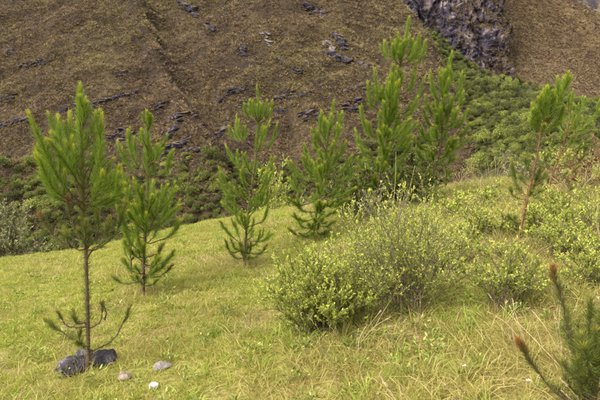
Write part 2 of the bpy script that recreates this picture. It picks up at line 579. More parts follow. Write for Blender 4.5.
def brush(soup, curve, per_m, L, ang, w, t0=0.0, young_tip=0.12, rag=0.25, thin_base=0.6, taper=0.35):
    """bottle-brush of needles round a shoot"""
    ln = clen(curve) * (1 - t0)
    N = max(10, int(per_m * ln))
    t = t0 + (1 - t0) * rng.random(N) ** thin_base
    p, T = along(curve, t)
    R = nrm(np.cross(T, rng.normal(size=(N, 3))))
    endk = np.clip((1 - t) / taper, 0, 1) ** .7                # close up at the tip
    a = ang * (0.5 + 0.5 * endk) * (1 + rng.normal(size=N) * (rag + .1))
    d = nrm(np.cos(a)[:, None] * T + np.sin(a)[:, None] * R + np.array([0, 0, 0.10]))
    Ls = L * (0.45 + 0.55 * endk) * (0.7 + 0.5 * rng.random(N)) * np.where(rng.random(N) < .10, 1.35, 1.0)
    young = np.clip((t - (1 - young_tip)) / max(young_tip, 1e-3), 0, 1) * (0.5 + 0.5 * rng.random(N)) if young_tip > 0 else np.zeros(N)
    var = np.clip(rng.normal(0.45, 0.25, N) + 0.25 * (t - 0.5), 0, 1)
    blades(soup, p, d, Ls, w, var, young)


# ------------------------------------------------------------------ terrain sheets
def sheet(name, hf, x0, x1, y0, y1, step, mat):
    xs = np.arange(x0, x1 + step * .5, step); ys = np.arange(y0, y1 + step * .5, step)
    X, Y = np.meshgrid(xs, ys)
    Z = hf(X, Y)
    V = np.stack([X.ravel(), Y.ravel(), Z.ravel()], 1)
    nx = len(xs); ny = len(ys)
    i = np.arange(ny - 1)[:, None] * nx + np.arange(nx - 1)[None, :]
    i = i.ravel()
    F = np.stack([i, i + 1, i + nx + 1, i + nx], 1)
    o = link(name, mesh_np(name, V, F, mat, smooth=True))
    return tag(o, kind='structure')


sheet('meadow_ground', h_near, -24, 24, -6, 34, 0.2, M['soil'])
sheet('mountainside', h_front, -150, 46, 26, 175, 0.6, M['front'])
sheet('gully_slope', h_gully, 8, 120, 30, 180, 0.9, M['gully'])
sheet('mountain_spur', h_spur, 18, 175, 120, 290, 1.0, M['spur'])
sheet('far_ridge', h_ridge, 40, 300, 200, 330, 1.6, M['ridge'])


def build_cliff():
    nx, nz = 200, 280
    xs = np.linspace(16, 60, nx); zs = np.linspace(2, 62, nz)
    X, Z = np.meshgrid(xs, zs)
    xr = 52 - (Z - 9) * 0.12 + 5 * fbm(Z * .12, Z * 0 + 4.0, 71, 3)
    Y = 139 + (Z - 9) / 2.3 + 4.5 * softplus((X - xr) / 1.0)
    # vertical ribs, blocks and ledges
    q = fbm(X * .16, Z * .05, 72, 3) * 4.5
    blk = np.round(fbm(X * .42 + 0.1 * Z, Z * .10, 73, 3) * 6) / 6 * 3.4
    led = np.round((Z + 0.3 * X + 2.5 * fbm(X * .12, Z * .12, 74, 2)) / 3.2)
    stepb = (led * 3.2 - Z) * 0.06
    fine = fbm(X * 1.1, Z * .45, 75, 5) * 1.9 + np.abs(fbm(X * .8 + Z * .3, Z * .5 - X * .2, 77, 4)) * 1.6
    Y = Y - q - blk - stepb - fine
    X2 = X + 0.8 * fbm(X * .5, Z * .4, 76, 3)
    Y = np.minimum(Y, 139 + 80)
    V = np.stack([X2.ravel(), Y.ravel(), Z.ravel()], 1)
    # top cap running back into the hill
    cap = V[(nz - 1) * nx:].copy(); cap[:, 1] += 60; cap[:, 2] += 3
    V = np.vstack([V, cap])
    i = (np.arange(nz)[:, None] * nx + np.arange(nx - 1)[None, :]).ravel()
    F = np.stack([i, i + 1, i + nx + 1, i + nx], 1)
    global CLIFF_V
    CLIFF_V = V[:nz * nx].reshape(nz, nx, 3)
    o = link('rock_cliff', mesh_np('rock_cliff', V, F, M['cliff']))
    tag(o, 'tall purple grey rock cliff with pale streaks above the bushy gully', 'cliff', kind='structure')


build_cliff()


# ------------------------------------------------------------------ rocks
def hull_rock(bm, c, size, rotz=0.0, tilt=0.0, npt=16):
    tmp = bmesh.new()
    for _ in range(npt):
        v = rng.normal(size=3); v = v / np.linalg.norm(v)
        v = np.sign(v) * np.abs(v) ** 0.6
        x, y, z = v * np.array(size) * 0.5
        x, z = x * math.cos(tilt) - z * math.sin(tilt), x * math.sin(tilt) + z * math.cos(tilt)
        x, y = x * math.cos(rotz) - y * math.sin(rotz), x * math.sin(rotz) + y * math.cos(rotz)
        tmp.verts.new((c[0] + x, c[1] + y, c[2] + z))
    r = bmesh.ops.convex_hull(tmp, input=tmp.verts[:])
    bmesh.ops.delete(tmp, geom=[g for g in tmp.verts if not g.link_faces], context='VERTS')
    bmesh.ops.triangulate(tmp, faces=tmp.faces[:])
    vs = {v: bm.verts.new(v.co) for v in tmp.verts}
    for f in tmp.faces:
        try:
            bm.faces.new([vs[v] for v in f.verts])
        except ValueError:
            pass
    tmp.free()


LEDGE_TOPS = []


def outcrop(px0, py0, px1, py1, thick, label, mat='ledge', blocks=None):
    a, da = hit(px0, py0, h_front, 50, 170); b, db = hit(px1, py1, h_front, 50, 170)
    ln = np.linalg.norm(b - a)
    c = (a + b) / 2
    bm = bmesh.new()
    tilt = math.atan2(b[2] - a[2], math.hypot(b[0] - a[0], b[1] - a[1]) + 1e-6)
    rz = math.atan2(b[1] - a[1], b[0] - a[0])
    thick = thick * .7
    n = max(6, int(ln / (.42 * thick)))
    for k in range(n):
        t = (k + .5 + .3 * rng.normal()) / n
        p = a * (1 - t) + b * t
        j = rng.normal() * .45 * thick
        p = p + np.array([0, j + .35 * thick, 0])
        p[2] = float(h_front(p[0], p[1])) - .22 * thick + .16 * thick * rng.random()
        s = thick * (0.7 + 0.7 * rng.random() ** 2)
        hull_rock(bm, p - c, (s * (1.7 + 1.4 * rng.random()), s * 1.7, s * (0.6 + 0.45 * rng.random())),
                  rz * .6 + rng.normal() * .25, tilt * 0.6 + rng.normal() * .16, 20)
        if rng.random() < .6:
            LEDGE_TOPS.append(p + np.array([rng.normal() * .3, .5 * thick, 0]))
    me = bpy.data.meshes.new('rock_outcrop'); bm.normal_update(); bm.to_mesh(me); bm.free()
    me.materials.append(M[mat])
    o = link('rock_outcrop', me, loc=c)
    tag(o, label, 'rock outcrop', 'rock outcrops on the mountainside')


OUT = [
    (0, 126, 29, 119, .9, 'dark rock ledge at the left edge of the mountainside, left of the foremost pine top'),
    (93, 106, 138, 91, .8, 'long dark rock ledge slanting up right between the two left pine tops'),
    (108, 137, 122, 130, .9, 'short dark rock ledge between the two left pines, just below the long slanting ledge'),
    (34, 63, 52, 62, .7, 'small dark level rock ledge high above the foremost left pine'),
    (18, 70, 31, 66, .7, 'small grey rock just below and left of the level ledge above the left pine'),
    (10, 51, 21, 53, .8, 'dark rock lump near the left edge, highest of the left ledges'),
    (155, 108, 169, 102, .8, 'small dark slanting ledge above and right of the second pine top'),
    (158, 150, 186, 141, 1.1, 'broken purple rocks right of the second pine crown, lower row'),
    (170, 139, 203, 127, 1.1, 'broken purple rocks right of the second pine crown, upper row'),
    (186, 153, 199, 147, .8, 'small grey rocks at the lower right end of the purple rock rows'),
    (204, 133, 229, 121, 1.0, 'grey purple rocks just left of the upper crown of the third pine'),
    (276, 98, 311, 95, .7, 'dark level rock ledge right of the tall third pine tip'),
    (342, 111, 361, 106, .9, 'grey slab ledge left of the tallest pine, above the fourth pine'),
    (299, 119, 321, 115, .8, 'dark rock ledge just left of the fourth pine tip'),
    (261, 33, 271, 46, .7, 'narrow pale rock rib slanting down, high above the third pine'),
    (325, 43, 334, 50, 1.0, 'pale pinkish rock face in the upper middle of the mountainside'),
    (336, 36, 347, 50, 1.0, 'dark rocks immediately right of the pale pinkish rock face'),
    (330, 56, 349, 62, 1.0, 'dark rock cluster just below the pale pinkish rock face'),
    (307, 6, 326, 13, 1.0, 'dark rock patch at the top of the mountainside in the middle'),
    (241, 50, 247, 55, .9, 'small purple rock left below the narrow pale rib'),
    (275, 57, 282, 62, .7, 'small purple rock right below the narrow pale rib'),
    (293, 68, 301, 73, .7, 'small purple rock midway between the third pine tip and the pale face'),
    (181, 3, 197, 17, 1.0, 'purple rocks at the top edge right of the long crease'),
    (206, 24, 214, 30, .8, 'small grey rocks below the purple rocks by the long crease'),
    (222, 100, 243, 91, .7, 'broken dark ledge just left of the third pine tip'),
    (115, 76, 124, 73, .6, 'lone small dark ledge above the second pine top'),
    (362, 62, 368, 66, .8, 'small dark rock left of the tallest pine tip'),
    (60, 90, 71, 86, .6, 'thin dark ledge just left of the foremost pine tip'),
    (165, 122, 178, 117, .7, 'thin dark ledge above the purple rock rows'),
    (322, 100, 337, 96, .6, 'thin dark ledge just above the fourth pine tip'),
    (116, 140, 150, 131, .9, 'dark rock band hidden partly by the second pine crown'),
    (160, 133, 176, 127, .8, 'short purple ledge at the left end of the upper purple row'),
    (232, 108, 250, 104, .6, 'thin dark ledge directly behind the third pine tip'),
    (60, 112, 76, 107, .7, 'thin dark ledge just right of the nearest pine tip, low'),
    (0, 100, 14, 97, .6, 'faint dark ledge at the left edge above the larger ledge'),
    (346, 90, 364, 85, .7, 'dark ledge left of the tallest pine below its first whorl'),
    (262, 112, 290, 107, .6, 'long thin dark ledge between the third and fourth pine tips'),
]
for k, (a, b, c, d, th, lab) in enumerate(OUT):
    outcrop(a, b, c, d, th, lab, 'pale_ledge' if 'pale' in lab.split('right of')[0].split('below')[0].split('above')[0] and 'between' not in lab else 'ledge')


# ------------------------------------------------------------------ scatter by geometry nodes
def scatter(name, pts, rot, scl, idx, templates, label, cat):
    coll = bpy.data.collections.new(name + '_templates')
    for k, me in enumerate(templates):
        o = bpy.data.objects.new('%s_tuft_%02d' % (name, k), me)
        coll.objects.link(o)
    me = bpy.data.meshes.new(name)
    me.vertices.add(len(pts)); me.vertices.foreach_set('co', np.asarray(pts, np.float32).ravel())
    a = me.attributes.new('rot', 'FLOAT_VECTOR', 'POINT'); a.data.foreach_set('vector', np.asarray(rot, np.float32).ravel())
    a = me.attributes.new('scl', 'FLOAT_VECTOR', 'POINT'); a.data.foreach_set('vector', np.asarray(scl, np.float32).ravel())
    a = me.attributes.new('idx', 'INT', 'POINT'); a.data.foreach_set('value', np.asarray(idx, np.int32))
    me.update()
    o = link(name, me)
    tag(o, label, cat, kind='stuff')
    g = bpy.data.node_groups.new(name + '_scatter', 'GeometryNodeTree')
    g.interface.new_socket('Geometry', in_out='INPUT', socket_type='NodeSocketGeometry')
    g.interface.new_socket('Geometry', in_out='OUTPUT', socket_type='NodeSocketGeometry')
    n = g.nodes; l = g.links
    gi = n.new('NodeGroupInput'); go = n.new('NodeGroupOutput')
    ci = n.new('GeometryNodeCollectionInfo')
    ci.inputs['Collection'].default_value = coll
    ci.inputs['Separate Children'].default_value = True
    ci.inputs['Reset Children'].default_value = True
    ip = n.new('GeometryNodeInstanceOnPoints')
    ip.inputs['Pick Instance'].default_value = True

    def named(nm, ty):
        q = n.new('GeometryNodeInputNamedAttribute'); q.data_type = ty
        q.inputs['Name'].default_value = nm
        return q.outputs['Attribute']
    e2r = n.new('FunctionNodeEulerToRotation')
    l.new(named('rot', 'FLOAT_VECTOR'), e2r.inputs[0])
    l.new(gi.outputs[0], ip.inputs['Points'])
    l.new(ci.outputs[0], ip.inputs['Instance'])
    l.new(named('idx', 'INT'), ip.inputs['Instance Index'])
    l.new(e2r.outputs[0], ip.inputs['Rotation'])
    l.new(named('scl', 'FLOAT_VECTOR'), ip.inputs['Scale'])
    l.new(ip.outputs[0], go.inputs[0])
    md = o.modifiers.new('scatter', 'NODES')
    md.node_group = g
    return o


def tuft(name, mat, n, rad, L, lean, w, dry=0.15, droop=0.35):
    s = Soup()
    an = rng.random(n) * 2 * np.pi; r = rad * np.sqrt(rng.random(n))
    p = np.stack([r * np.cos(an), r * np.sin(an), np.full(n, -0.01)], 1)
    le = lean * (0.3 + rng.random(n))
    an2 = an + rng.normal(size=n) * .8
    d = nrm(np.stack([np.cos(an2) * le, np.sin(an2) * le, np.ones(n)], 1))
    bend = np.stack([np.cos(an2), np.sin(an2), np.full(n, -0.5)], 1) * (droop * rng.random(n))[:, None]
    young = (rng.random(n) < dry) * (0.5 + .5 * rng.random(n))
    blades(s, p, d, L * (0.5 + 0.7 * rng.random(n)), w, rng.random(n), young, bend)
    return s.mesh(name, M[mat])


def in_wedge(n, y0, y1, margin=1.6, power=1.0):
    y = y0 + (y1 - y0) * rng.random(n) ** power
    hw = 0.54 * y + margin
    ym = 0.54 * y1 + margin
    x = (rng.random(n) * 2 - 1) * ym
    k = np.abs(x) < hw
    return x[k], y[k]


def turf_patch(name, mat, size, n, L, Lvar, lean, w, dry, droop, clump=0.0, tone=(0, 1)):
    """a square of grass blades; clumps gather the blades and give each its own lean and tone"""
    s = Soup()
    h = size * .5
    if clump:
        nc = max(4, int(n / clump))
        cc = (rng.random((nc, 2)) * 2 - 1) * h
        ct = rng.random(nc); cl = rng.normal(size=(nc, 2)) * .35; ch = .6 + .8 * rng.random(nc)
        k = rng.integers(0, nc, n)
        r = np.abs(rng.normal(size=n)) * .028; a = rng.random(n) * 6.28
        xy = cc[k] + np.stack([r * np.cos(a), r * np.sin(a)], 1)
        dv = np.stack([np.cos(a), np.sin(a)], 1) * (lean * (.2 + rng.random(n)))[:, None] + cl[k]
        hh = ch[k]; var = np.clip(ct[k] * .65 + .35 * rng.random(n), 0, 1)
    else:
        xy = (rng.random((n, 2)) * 2 - 1) * h
        a = rng.random(n) * 6.28
        dv = np.stack([np.cos(a), np.sin(a)], 1) * (lean * (.2 + 1.2 * rng.random(n)))[:, None]
        hh = np.ones(n); var = rng.random(n)
    p = np.stack([xy[:, 0], xy[:, 1], np.full(n, -.012)], 1)
    d = nrm(np.stack([dv[:, 0], dv[:, 1], np.ones(n)], 1))
    bend = np.stack([dv[:, 0], dv[:, 1], np.full(n, -.5)], 1) * (droop * rng.random(n))[:, None]
    young = (rng.random(n) < dry) * (.4 + .6 * rng.random(n))
    blades(s, p, d, L * (1 - Lvar + 2 * Lvar * rng.random(n)) * hh, w * (.6 + .7 * rng.random(n)), tone[0] + (tone[1] - tone[0]) * var, young, bend)
    return s.mesh(name, M[mat])


def place_patches(x, y):
    e = .12
    nx = (h_near(x - e, y) - h_near(x + e, y)) / (2 * e); ny = (h_near(x, y - e) - h_near(x, y + e)) / (2 * e)
    return np.stack([-ny, nx, np.zeros(len(x))], 1)


def grid_pts(step, y0, y1, margin):
    xs = np.arange(-.54 * y1 - margin, .54 * y1 + margin, step); ys = np.arange(y0, y1, step)
    X, Y = np.meshgrid(xs, ys)
    x = X.ravel() + rng.normal(size=X.size) * step * .12; y = Y.ravel() + rng.normal(size=X.size) * step * .12
    k = np.abs(x) < .54 * y + margin
    return x[k], y[k]


def grass_layers():
    # short turf everywhere; shorter on the left lawn, rougher in front and on the right
    S = .46
    T = [turf_patch('lawn%d' % k, 'grass', S, 1100, .042, .5, .9, .0060, .12, .5, 16) for k in range(5)]
    T += [turf_patch('turf%d' % k, 'grass', S, 850, .058, .55, .95, .0050, .34, .7, 14) for k in range(5)]
    T += [turf_patch('turf_long%d' % k, 'grass_dry', S, 600, .08, .55, .9, .0044, .45, .8, 12) for k in range(4)]
    x1, y1 = grid_pts(.36, 1.5, 17.5, 1.9)
    n = len(x1)
    rough = vnoise(x1 * .8, y1 * .8, 81) * 1.2 + .55 * sstep(-1.2, 2.0, x1 - .1 * (y1 - 5)) + .45 * sstep(6, 3.4, y1 + .5 * x1)
    idx = np.where(rough < .18, rng.integers(0, 5, n), np.where(rough < .62, 5 + rng.integers(0, 5, n), 10 + rng.integers(0, 4, n)))
    rot = place_patches(x1, y1); rot[:, 2] = rng.integers(0, 4, n) * math.pi / 2 + rng.normal(size=n) * .15
    # the turn about z comes last in an XYZ euler, so turn the tilt axis back first
    c, s_ = np.cos(rot[:, 2]), np.sin(rot[:, 2])
    rot[:, 0], rot[:, 1] = rot[:, 0] * c + rot[:, 1] * s_, -rot[:, 0] * s_ + rot[:, 1] * c
    sc = np.ones(n) * (1 + .006 * y1)
    scatter('meadow_grass', np.stack([x1, y1, h_near(x1, y1)], 1), rot, np.stack([sc, sc, (.8 + .4 * rng.random(n)) * sc], 1), idx, T,
            'short yellow green meadow grass covering the near hillside', 'grass')
    # longer rough grass, straw and pinkish dry stems on the right and in front
    S = .5
    T = [turf_patch('long%d' % k, 'tall', S, 240, .135, .5, .75, .0048, .40, .9, 9) for k in range(5)]
    T += [turf_patch('dry%d' % k, 'tall', S, 190, .10, .55, 1.1, .0042, .9, .8, 7) for k in range(5)]
    T += [turf_patch('blade%d' % k, 'fresh', S, 70, .12, .45, .6, .0055, .1, .9, 14) for k in range(3)]
    T += [turf_patch('pink%d' % k, 'pinkish', S, 230, .11, .6, 1.2, .0036, .3, .8, 6) for k in range(3)]
    x, y = grid_pts(.28, 1.5, 16.5, 1.8)
    dens = sstep(-1.7, 1.6, x - .12 * (y - 5) + 1.4 * vnoise(x * .6, y * .6, 83)) * (.3 + .7 * sstep(-.2, .15, vnoise(x * 1.3, y * 1.3, 84)))
    dens = np.maximum(dens, .34 * sstep(6.0, 3.6, y + .45 * x) * sstep(-.2, .2, vnoise(x, y, 85)))
    dens = np.maximum(dens, .05)
    k = rng.random(len(x)) < dens
    x, y = x[k], y[k]
    bx = np.array([(b[0] + b[2] * math.cos(a), b[1] + b[2] * math.sin(a)) for b in BASES for a in (0.3, 1.9, 3.6, 5.0)])
    kb = bx[:, 1] > 5.0
    x = np.concatenate([x, bx[kb, 0]]); y = np.concatenate([y, bx[kb, 1]])
    n = len(x)
    u = rng.random(n); pk = vnoise(x * .9, y * .9, 86)
    idx = np.where(u < .36 - .4 * pk, rng.integers(0, 5, n), np.where(u < .60, 5 + rng.integers(0, 5, n), np.where(u < .76 - .3 * pk, 10 + rng.integers(0, 3, n), 13 + rng.integers(0, 3, n))))
    sc = .75 + .5 * rng.random(n)
    rot = place_patches(x, y); rot[:, 2] = rng.normal(size=n) * .2
    scatter('rough_grass', np.stack([x, y, h_near(x, y)], 1), rot, np.stack([np.ones(n), np.ones(n), sc], 1), idx, T,
            'longer straw and green grass tangled over the right side of the meadow', 'grass')
    # small leafy plants in the turf
    T = []
    for k in range(6):
        s = Soup(); n = 26
        a = rng.random(n) * 6.28; r = .008 + .035 * rng.random(n)
        p = np.stack([r * np.cos(a), r * np.sin(a), .01 + .05 * rng.random(n)], 1)
        d = nrm(np.stack([np.cos(a), np.sin(a), .3 + .7 * rng.random(n)], 1))
        leaves(s, p, d, .018 + .014 * rng.random(n), .010, rng.random(n), (rng.random(n) < .25) * .7)
        T.append(s.mesh('forb%d' % k, M['forb']))
    x, y = in_wedge(4200, 1.8, 11, 1.5)
    k = rng.random(len(x)) < .15 + .85 * sstep(-1.6, 1.4, x - .1 * (y - 5) + vnoise(x, y, 87)) * sstep(-.2, .2, vnoise(x * 1.4, y * 1.4, 88))
    x, y = x[k], y[k]; n = len(x)
    rot = np.stack([rng.normal(size=n) * .15, rng.normal(size=n) * .15, rng.random(n) * 6.28], 1)
    scatter('meadow_herbs', np.stack([x, y, h_near(x, y) + .005], 1), rot, np.repeat((.7 + .9 * rng.random(n))[:, None], 3, 1), rng.integers(0, 6, n), T,
            'small leafy herbs dotted through the meadow grass', 'herbs')
    # tiny pale flowers
    T = []
    for k in range(3):
        s = Soup(); n = 9
        a = np.arange(n) * 6.28 / n
        p = np.stack([.002 * np.cos(a), .002 * np.sin(a), np.full(n, .075)], 1)
        leaves(s, p, nrm(np.stack([np.cos(a), np.sin(a), np.full(n, .5)], 1)), .009, .005, rng.random(n), (rng.random(n) < .2) * .6)
        blades(s, np.zeros((2, 3)), np.array([[0, 0, 1.], [.05, 0, 1.]]), .078, .002, .1, 1.0)
        T.append(s.mesh('flower%d' % k, M['petal']))
    x, y = in_wedge(420, 2.4, 9, 1.2)
    k = rng.random(len(x)) < .03 + .3 * sstep(-.6, 1.2, x); x, y = x[k], y[k]; n = len(x)
    rot = np.stack([rng.normal(size=n) * .25, rng.normal(size=n) * .25, rng.random(n) * 6.28], 1)
    scatter('pale_flowers', np.stack([x, y, h_near(x, y)], 1), rot, np.repeat((.8 + .7 * rng.random(n))[:, None], 3, 1), rng.integers(0, 3, n), T,
            'tiny pale flower heads dotted through the rough grass', 'flowers')
    # single dry stalks with seed heads
    T = []
    for k in range(4):
        s = Soup()
        nst = 3
        for q in range(nst):
            a = rng.random() * 6.28; le = 0.25 + .5 * rng.random(); L = 0.25 + .2 * rng.random()
            c = spline([[0, 0, 0], [math.cos(a) * le * L * .4, math.sin(a) * le * L * .4, L * .6],
                        [math.cos(a) * le * L, math.sin(a) * le * L, L * .95]], 9)
            for w0 in range(2):
                sd_ = nrm(np.cross(c[-1] - c[0], rng.normal(size=3)))[None, :] * 0.0016
                V = np.stack([c + sd_, c - sd_], 1).reshape(-1, 3)
                i = np.arange(8)[:, None] * 2
                F = np.concatenate([i + [0, 1, 3], i + [0, 3, 2]], 1).reshape(-1, 3)
                s.add(V, F, np.full(len(V), rng.random()), np.zeros(len(V)))
            t = 0.8 + 0.2 * rng.random(14)
            p, Tn = along(c, t)
            blades(s, p, nrm(Tn + rng.normal(size=p.shape) * .35), .018, .004, rng.random(14), .0)
        T.append(s.mesh('stalk%d' % k, M['straw']))
    x, y = in_wedge(900, 2.2, 12.5, 1.5)
    k = rng.random(len(x)) < np.maximum(sstep(-1.2, 2.0, x - .1 * (y - 5)), 0.10)
    x, y = x[k], y[k]; n = len(x)
    sc = 0.6 + .7 * rng.random(n)
    rot = np.stack([rng.normal(size=n) * .3, rng.normal(size=n) * .3, rng.random(n) * 6.28], 1)
    scatter('dry_stalks', np.stack([x, y, h_near(x, y) - .01], 1), rot, np.repeat(sc[:, None], 3, 1), rng.integers(0, 4, n), T,
            'thin dry grass stalks with seed heads standing above the grass', 'grass stalks')


def far_cover():
    # tussocks on the mountainside
    T = [tuft('tuss%d' % k, 'tuss', 26, .24, .34, .9, .042, .25, .6) for k in range(8)]
    TA = T
    N = 150000
    x = -120 + 160 * rng.random(N); y = 58 + 95 * rng.random(N)
    k = (np.abs(x) < 0.53 * y + 12) & (x < 40)
    x, y = x[k], y[k]
    z = h_front(x, y)
    k = (z > h_gully(x, y) - .5) | (x < 8)
    dens = 0.6 + 0.4 * sstep(-.2, .1, vnoise(x * .5, y * .5, 91))
    k &= rng.random(len(x)) < dens
    x, y, z = x[k], y[k], z[k]
    lt = np.array(LEDGE_TOPS); lt = np.repeat(lt, 7, 0) + rng.normal(size=(7 * len(lt), 3)) * np.array([.5, .38, 0])
    x = np.concatenate([x, lt[:, 0]]); y = np.concatenate([y, lt[:, 1]]); z = np.concatenate([z, h_front(lt[:, 0], lt[:, 1])])
    n = len(x)
    sc = 0.7 + 0.8 * rng.random(n) ** 3
    rot = np.stack([0.55 + rng.normal(size=n) * .15, rng.normal(size=n) * .2, rng.normal(size=n) * .5], 1)
    scatter('mountain_tussock', np.stack([x, y, z], 1), rot, np.stack([sc * 1.1, sc * 1.1, sc * .9], 1), rng.integers(0, 8, n), T,
            'brown olive tussock grass covering the facing mountainside', 'tussock grass')
    T = [tuft('spur_tuss%d' % k, 'tuss_spur', 18, .25, .30, 1.0, .07, .2, .6) for k in range(6)]
    N = 70000
    x = 30 + 100 * rng.random(N); y = 136 + 75 * rng.random(N)
    k = (x < 0.55 * y + 12)
    x, y = x[k], y[k]
    z = h_spur(x, y)
    k = rng.random(len(x)) < 0.55 + .45 * sstep(-.2, .2, vnoise(x * .2, y * .2, 92))
    x, y, z = x[k], y[k], z[k]; n = len(x)
    sc = .65 + .7 * rng.random(n)
    rot = np.stack([0.48 + rng.normal(size=n) * .15, rng.normal(size=n) * .2, rng.normal(size=n) * .5], 1)
    scatter('spur_tussock', np.stack([x, y, z], 1), rot, np.stack([sc * 1.3, sc * 1.3, sc * .75], 1), rng.integers(0, 6, n), T,
            'tan tussock grass covering the mountain spur right of the cliff', 'tussock grass')
    # plants rooted on the cliff wherever it lies back enough
    G = CLIFF_V
    du = G[1:-1, 2:] - G[1:-1, :-2]; dv = G[2:, 1:-1] - G[:-2, 1:-1]
    nv = nrm(np.cross(du, dv)); C = G[1:-1, 1:-1]
    mask = np.abs(nv[..., 2]) + .5 * fbm(C[..., 0] * .25, C[..., 2] * .25, 95, 3) + .028 * (C[..., 0] - 44) > .52
    pts = C[mask]
    pts = pts[rng.random(len(pts)) < .42]
    pts = np.repeat(pts, 2, 0) + rng.normal(size=(2 * len(pts), 3)) * np.array([.15, .1, .12])
    pts = pts[rng.random(len(pts)) < .8]; n = len(pts)
    sc = .6 + .8 * rng.random(n)
    rot = np.stack([.7 + rng.normal(size=n) * .2, rng.normal(size=n) * .2, rng.normal(size=n) * .5], 1)
    scatter('cliff_tussock', pts, rot, np.repeat(sc[:, None], 3, 1), rng.integers(0, 8, n), TA,
            'brown tussock grass rooted on the ledges of the purple cliff', 'tussock grass')


# ------------------------------------------------------------------ bushes far off
def far_bush_mesh(name, mat, n_lobes, leaf, count):
    s = Soup()
    lob = []
    for k in range(n_lobes):
        a = rng.random() * 6.28; r = 0.62 * math.sqrt(rng.random())
        lob.append((np.array([r * math.cos(a), r * math.sin(a), 0.25 + 0.55 * rng.random() * (1 - r * .6)]), 0.22 + 0.22 * rng.random(), rng.random()))
    for c, R, tone in lob:
        n = count // n_lobes
        v = nrm(rng.normal(size=(n, 3))); v[:, 2] = np.abs(v[:, 2]) * 1.0 - .25 * (rng.random(n) < .4)
        rr = R * (0.55 + 0.55 * rng.random(n))[:, None]
        p = c + v * rr * np.array([1.1, 1.1, .9])
        p[:, 2] = np.maximum(p[:, 2], 0.02)
        d = nrm(v + rng.normal(size=(n, 3)) * .7)
        leaves(s, p, d, leaf * (0.6 + .8 * rng.random(n)), leaf * .6, np.clip(.15 + .5 * tone + .35 * rng.random(n), 0, 1),
               (rng.random(n) < .10) * rng.random(n))
    # stems
    for k in range(6):
        a = rng.random() * 6.28
        tip = np.array([.5 * math.cos(a), .5 * math.sin(a), .55])
        c = spline([[0, 0, -.15], tip * [.3, .3, .6], tip], 5)
        V, F = tube_arrays(c, np.linspace(.03, .01, 5), 4)
        FF = np.array([[f[0], f[1], f[2]] for f in F] + [[f[0], f[2], f[3]] for f in F if f[2] != f[3]])
        s.add(V, FF, np.zeros(len(V)), np.zeros(len(V)))
    return s.mesh(name, M[mat])


def where(px, table):
    for lim, txt in table:
        if px < lim: return txt


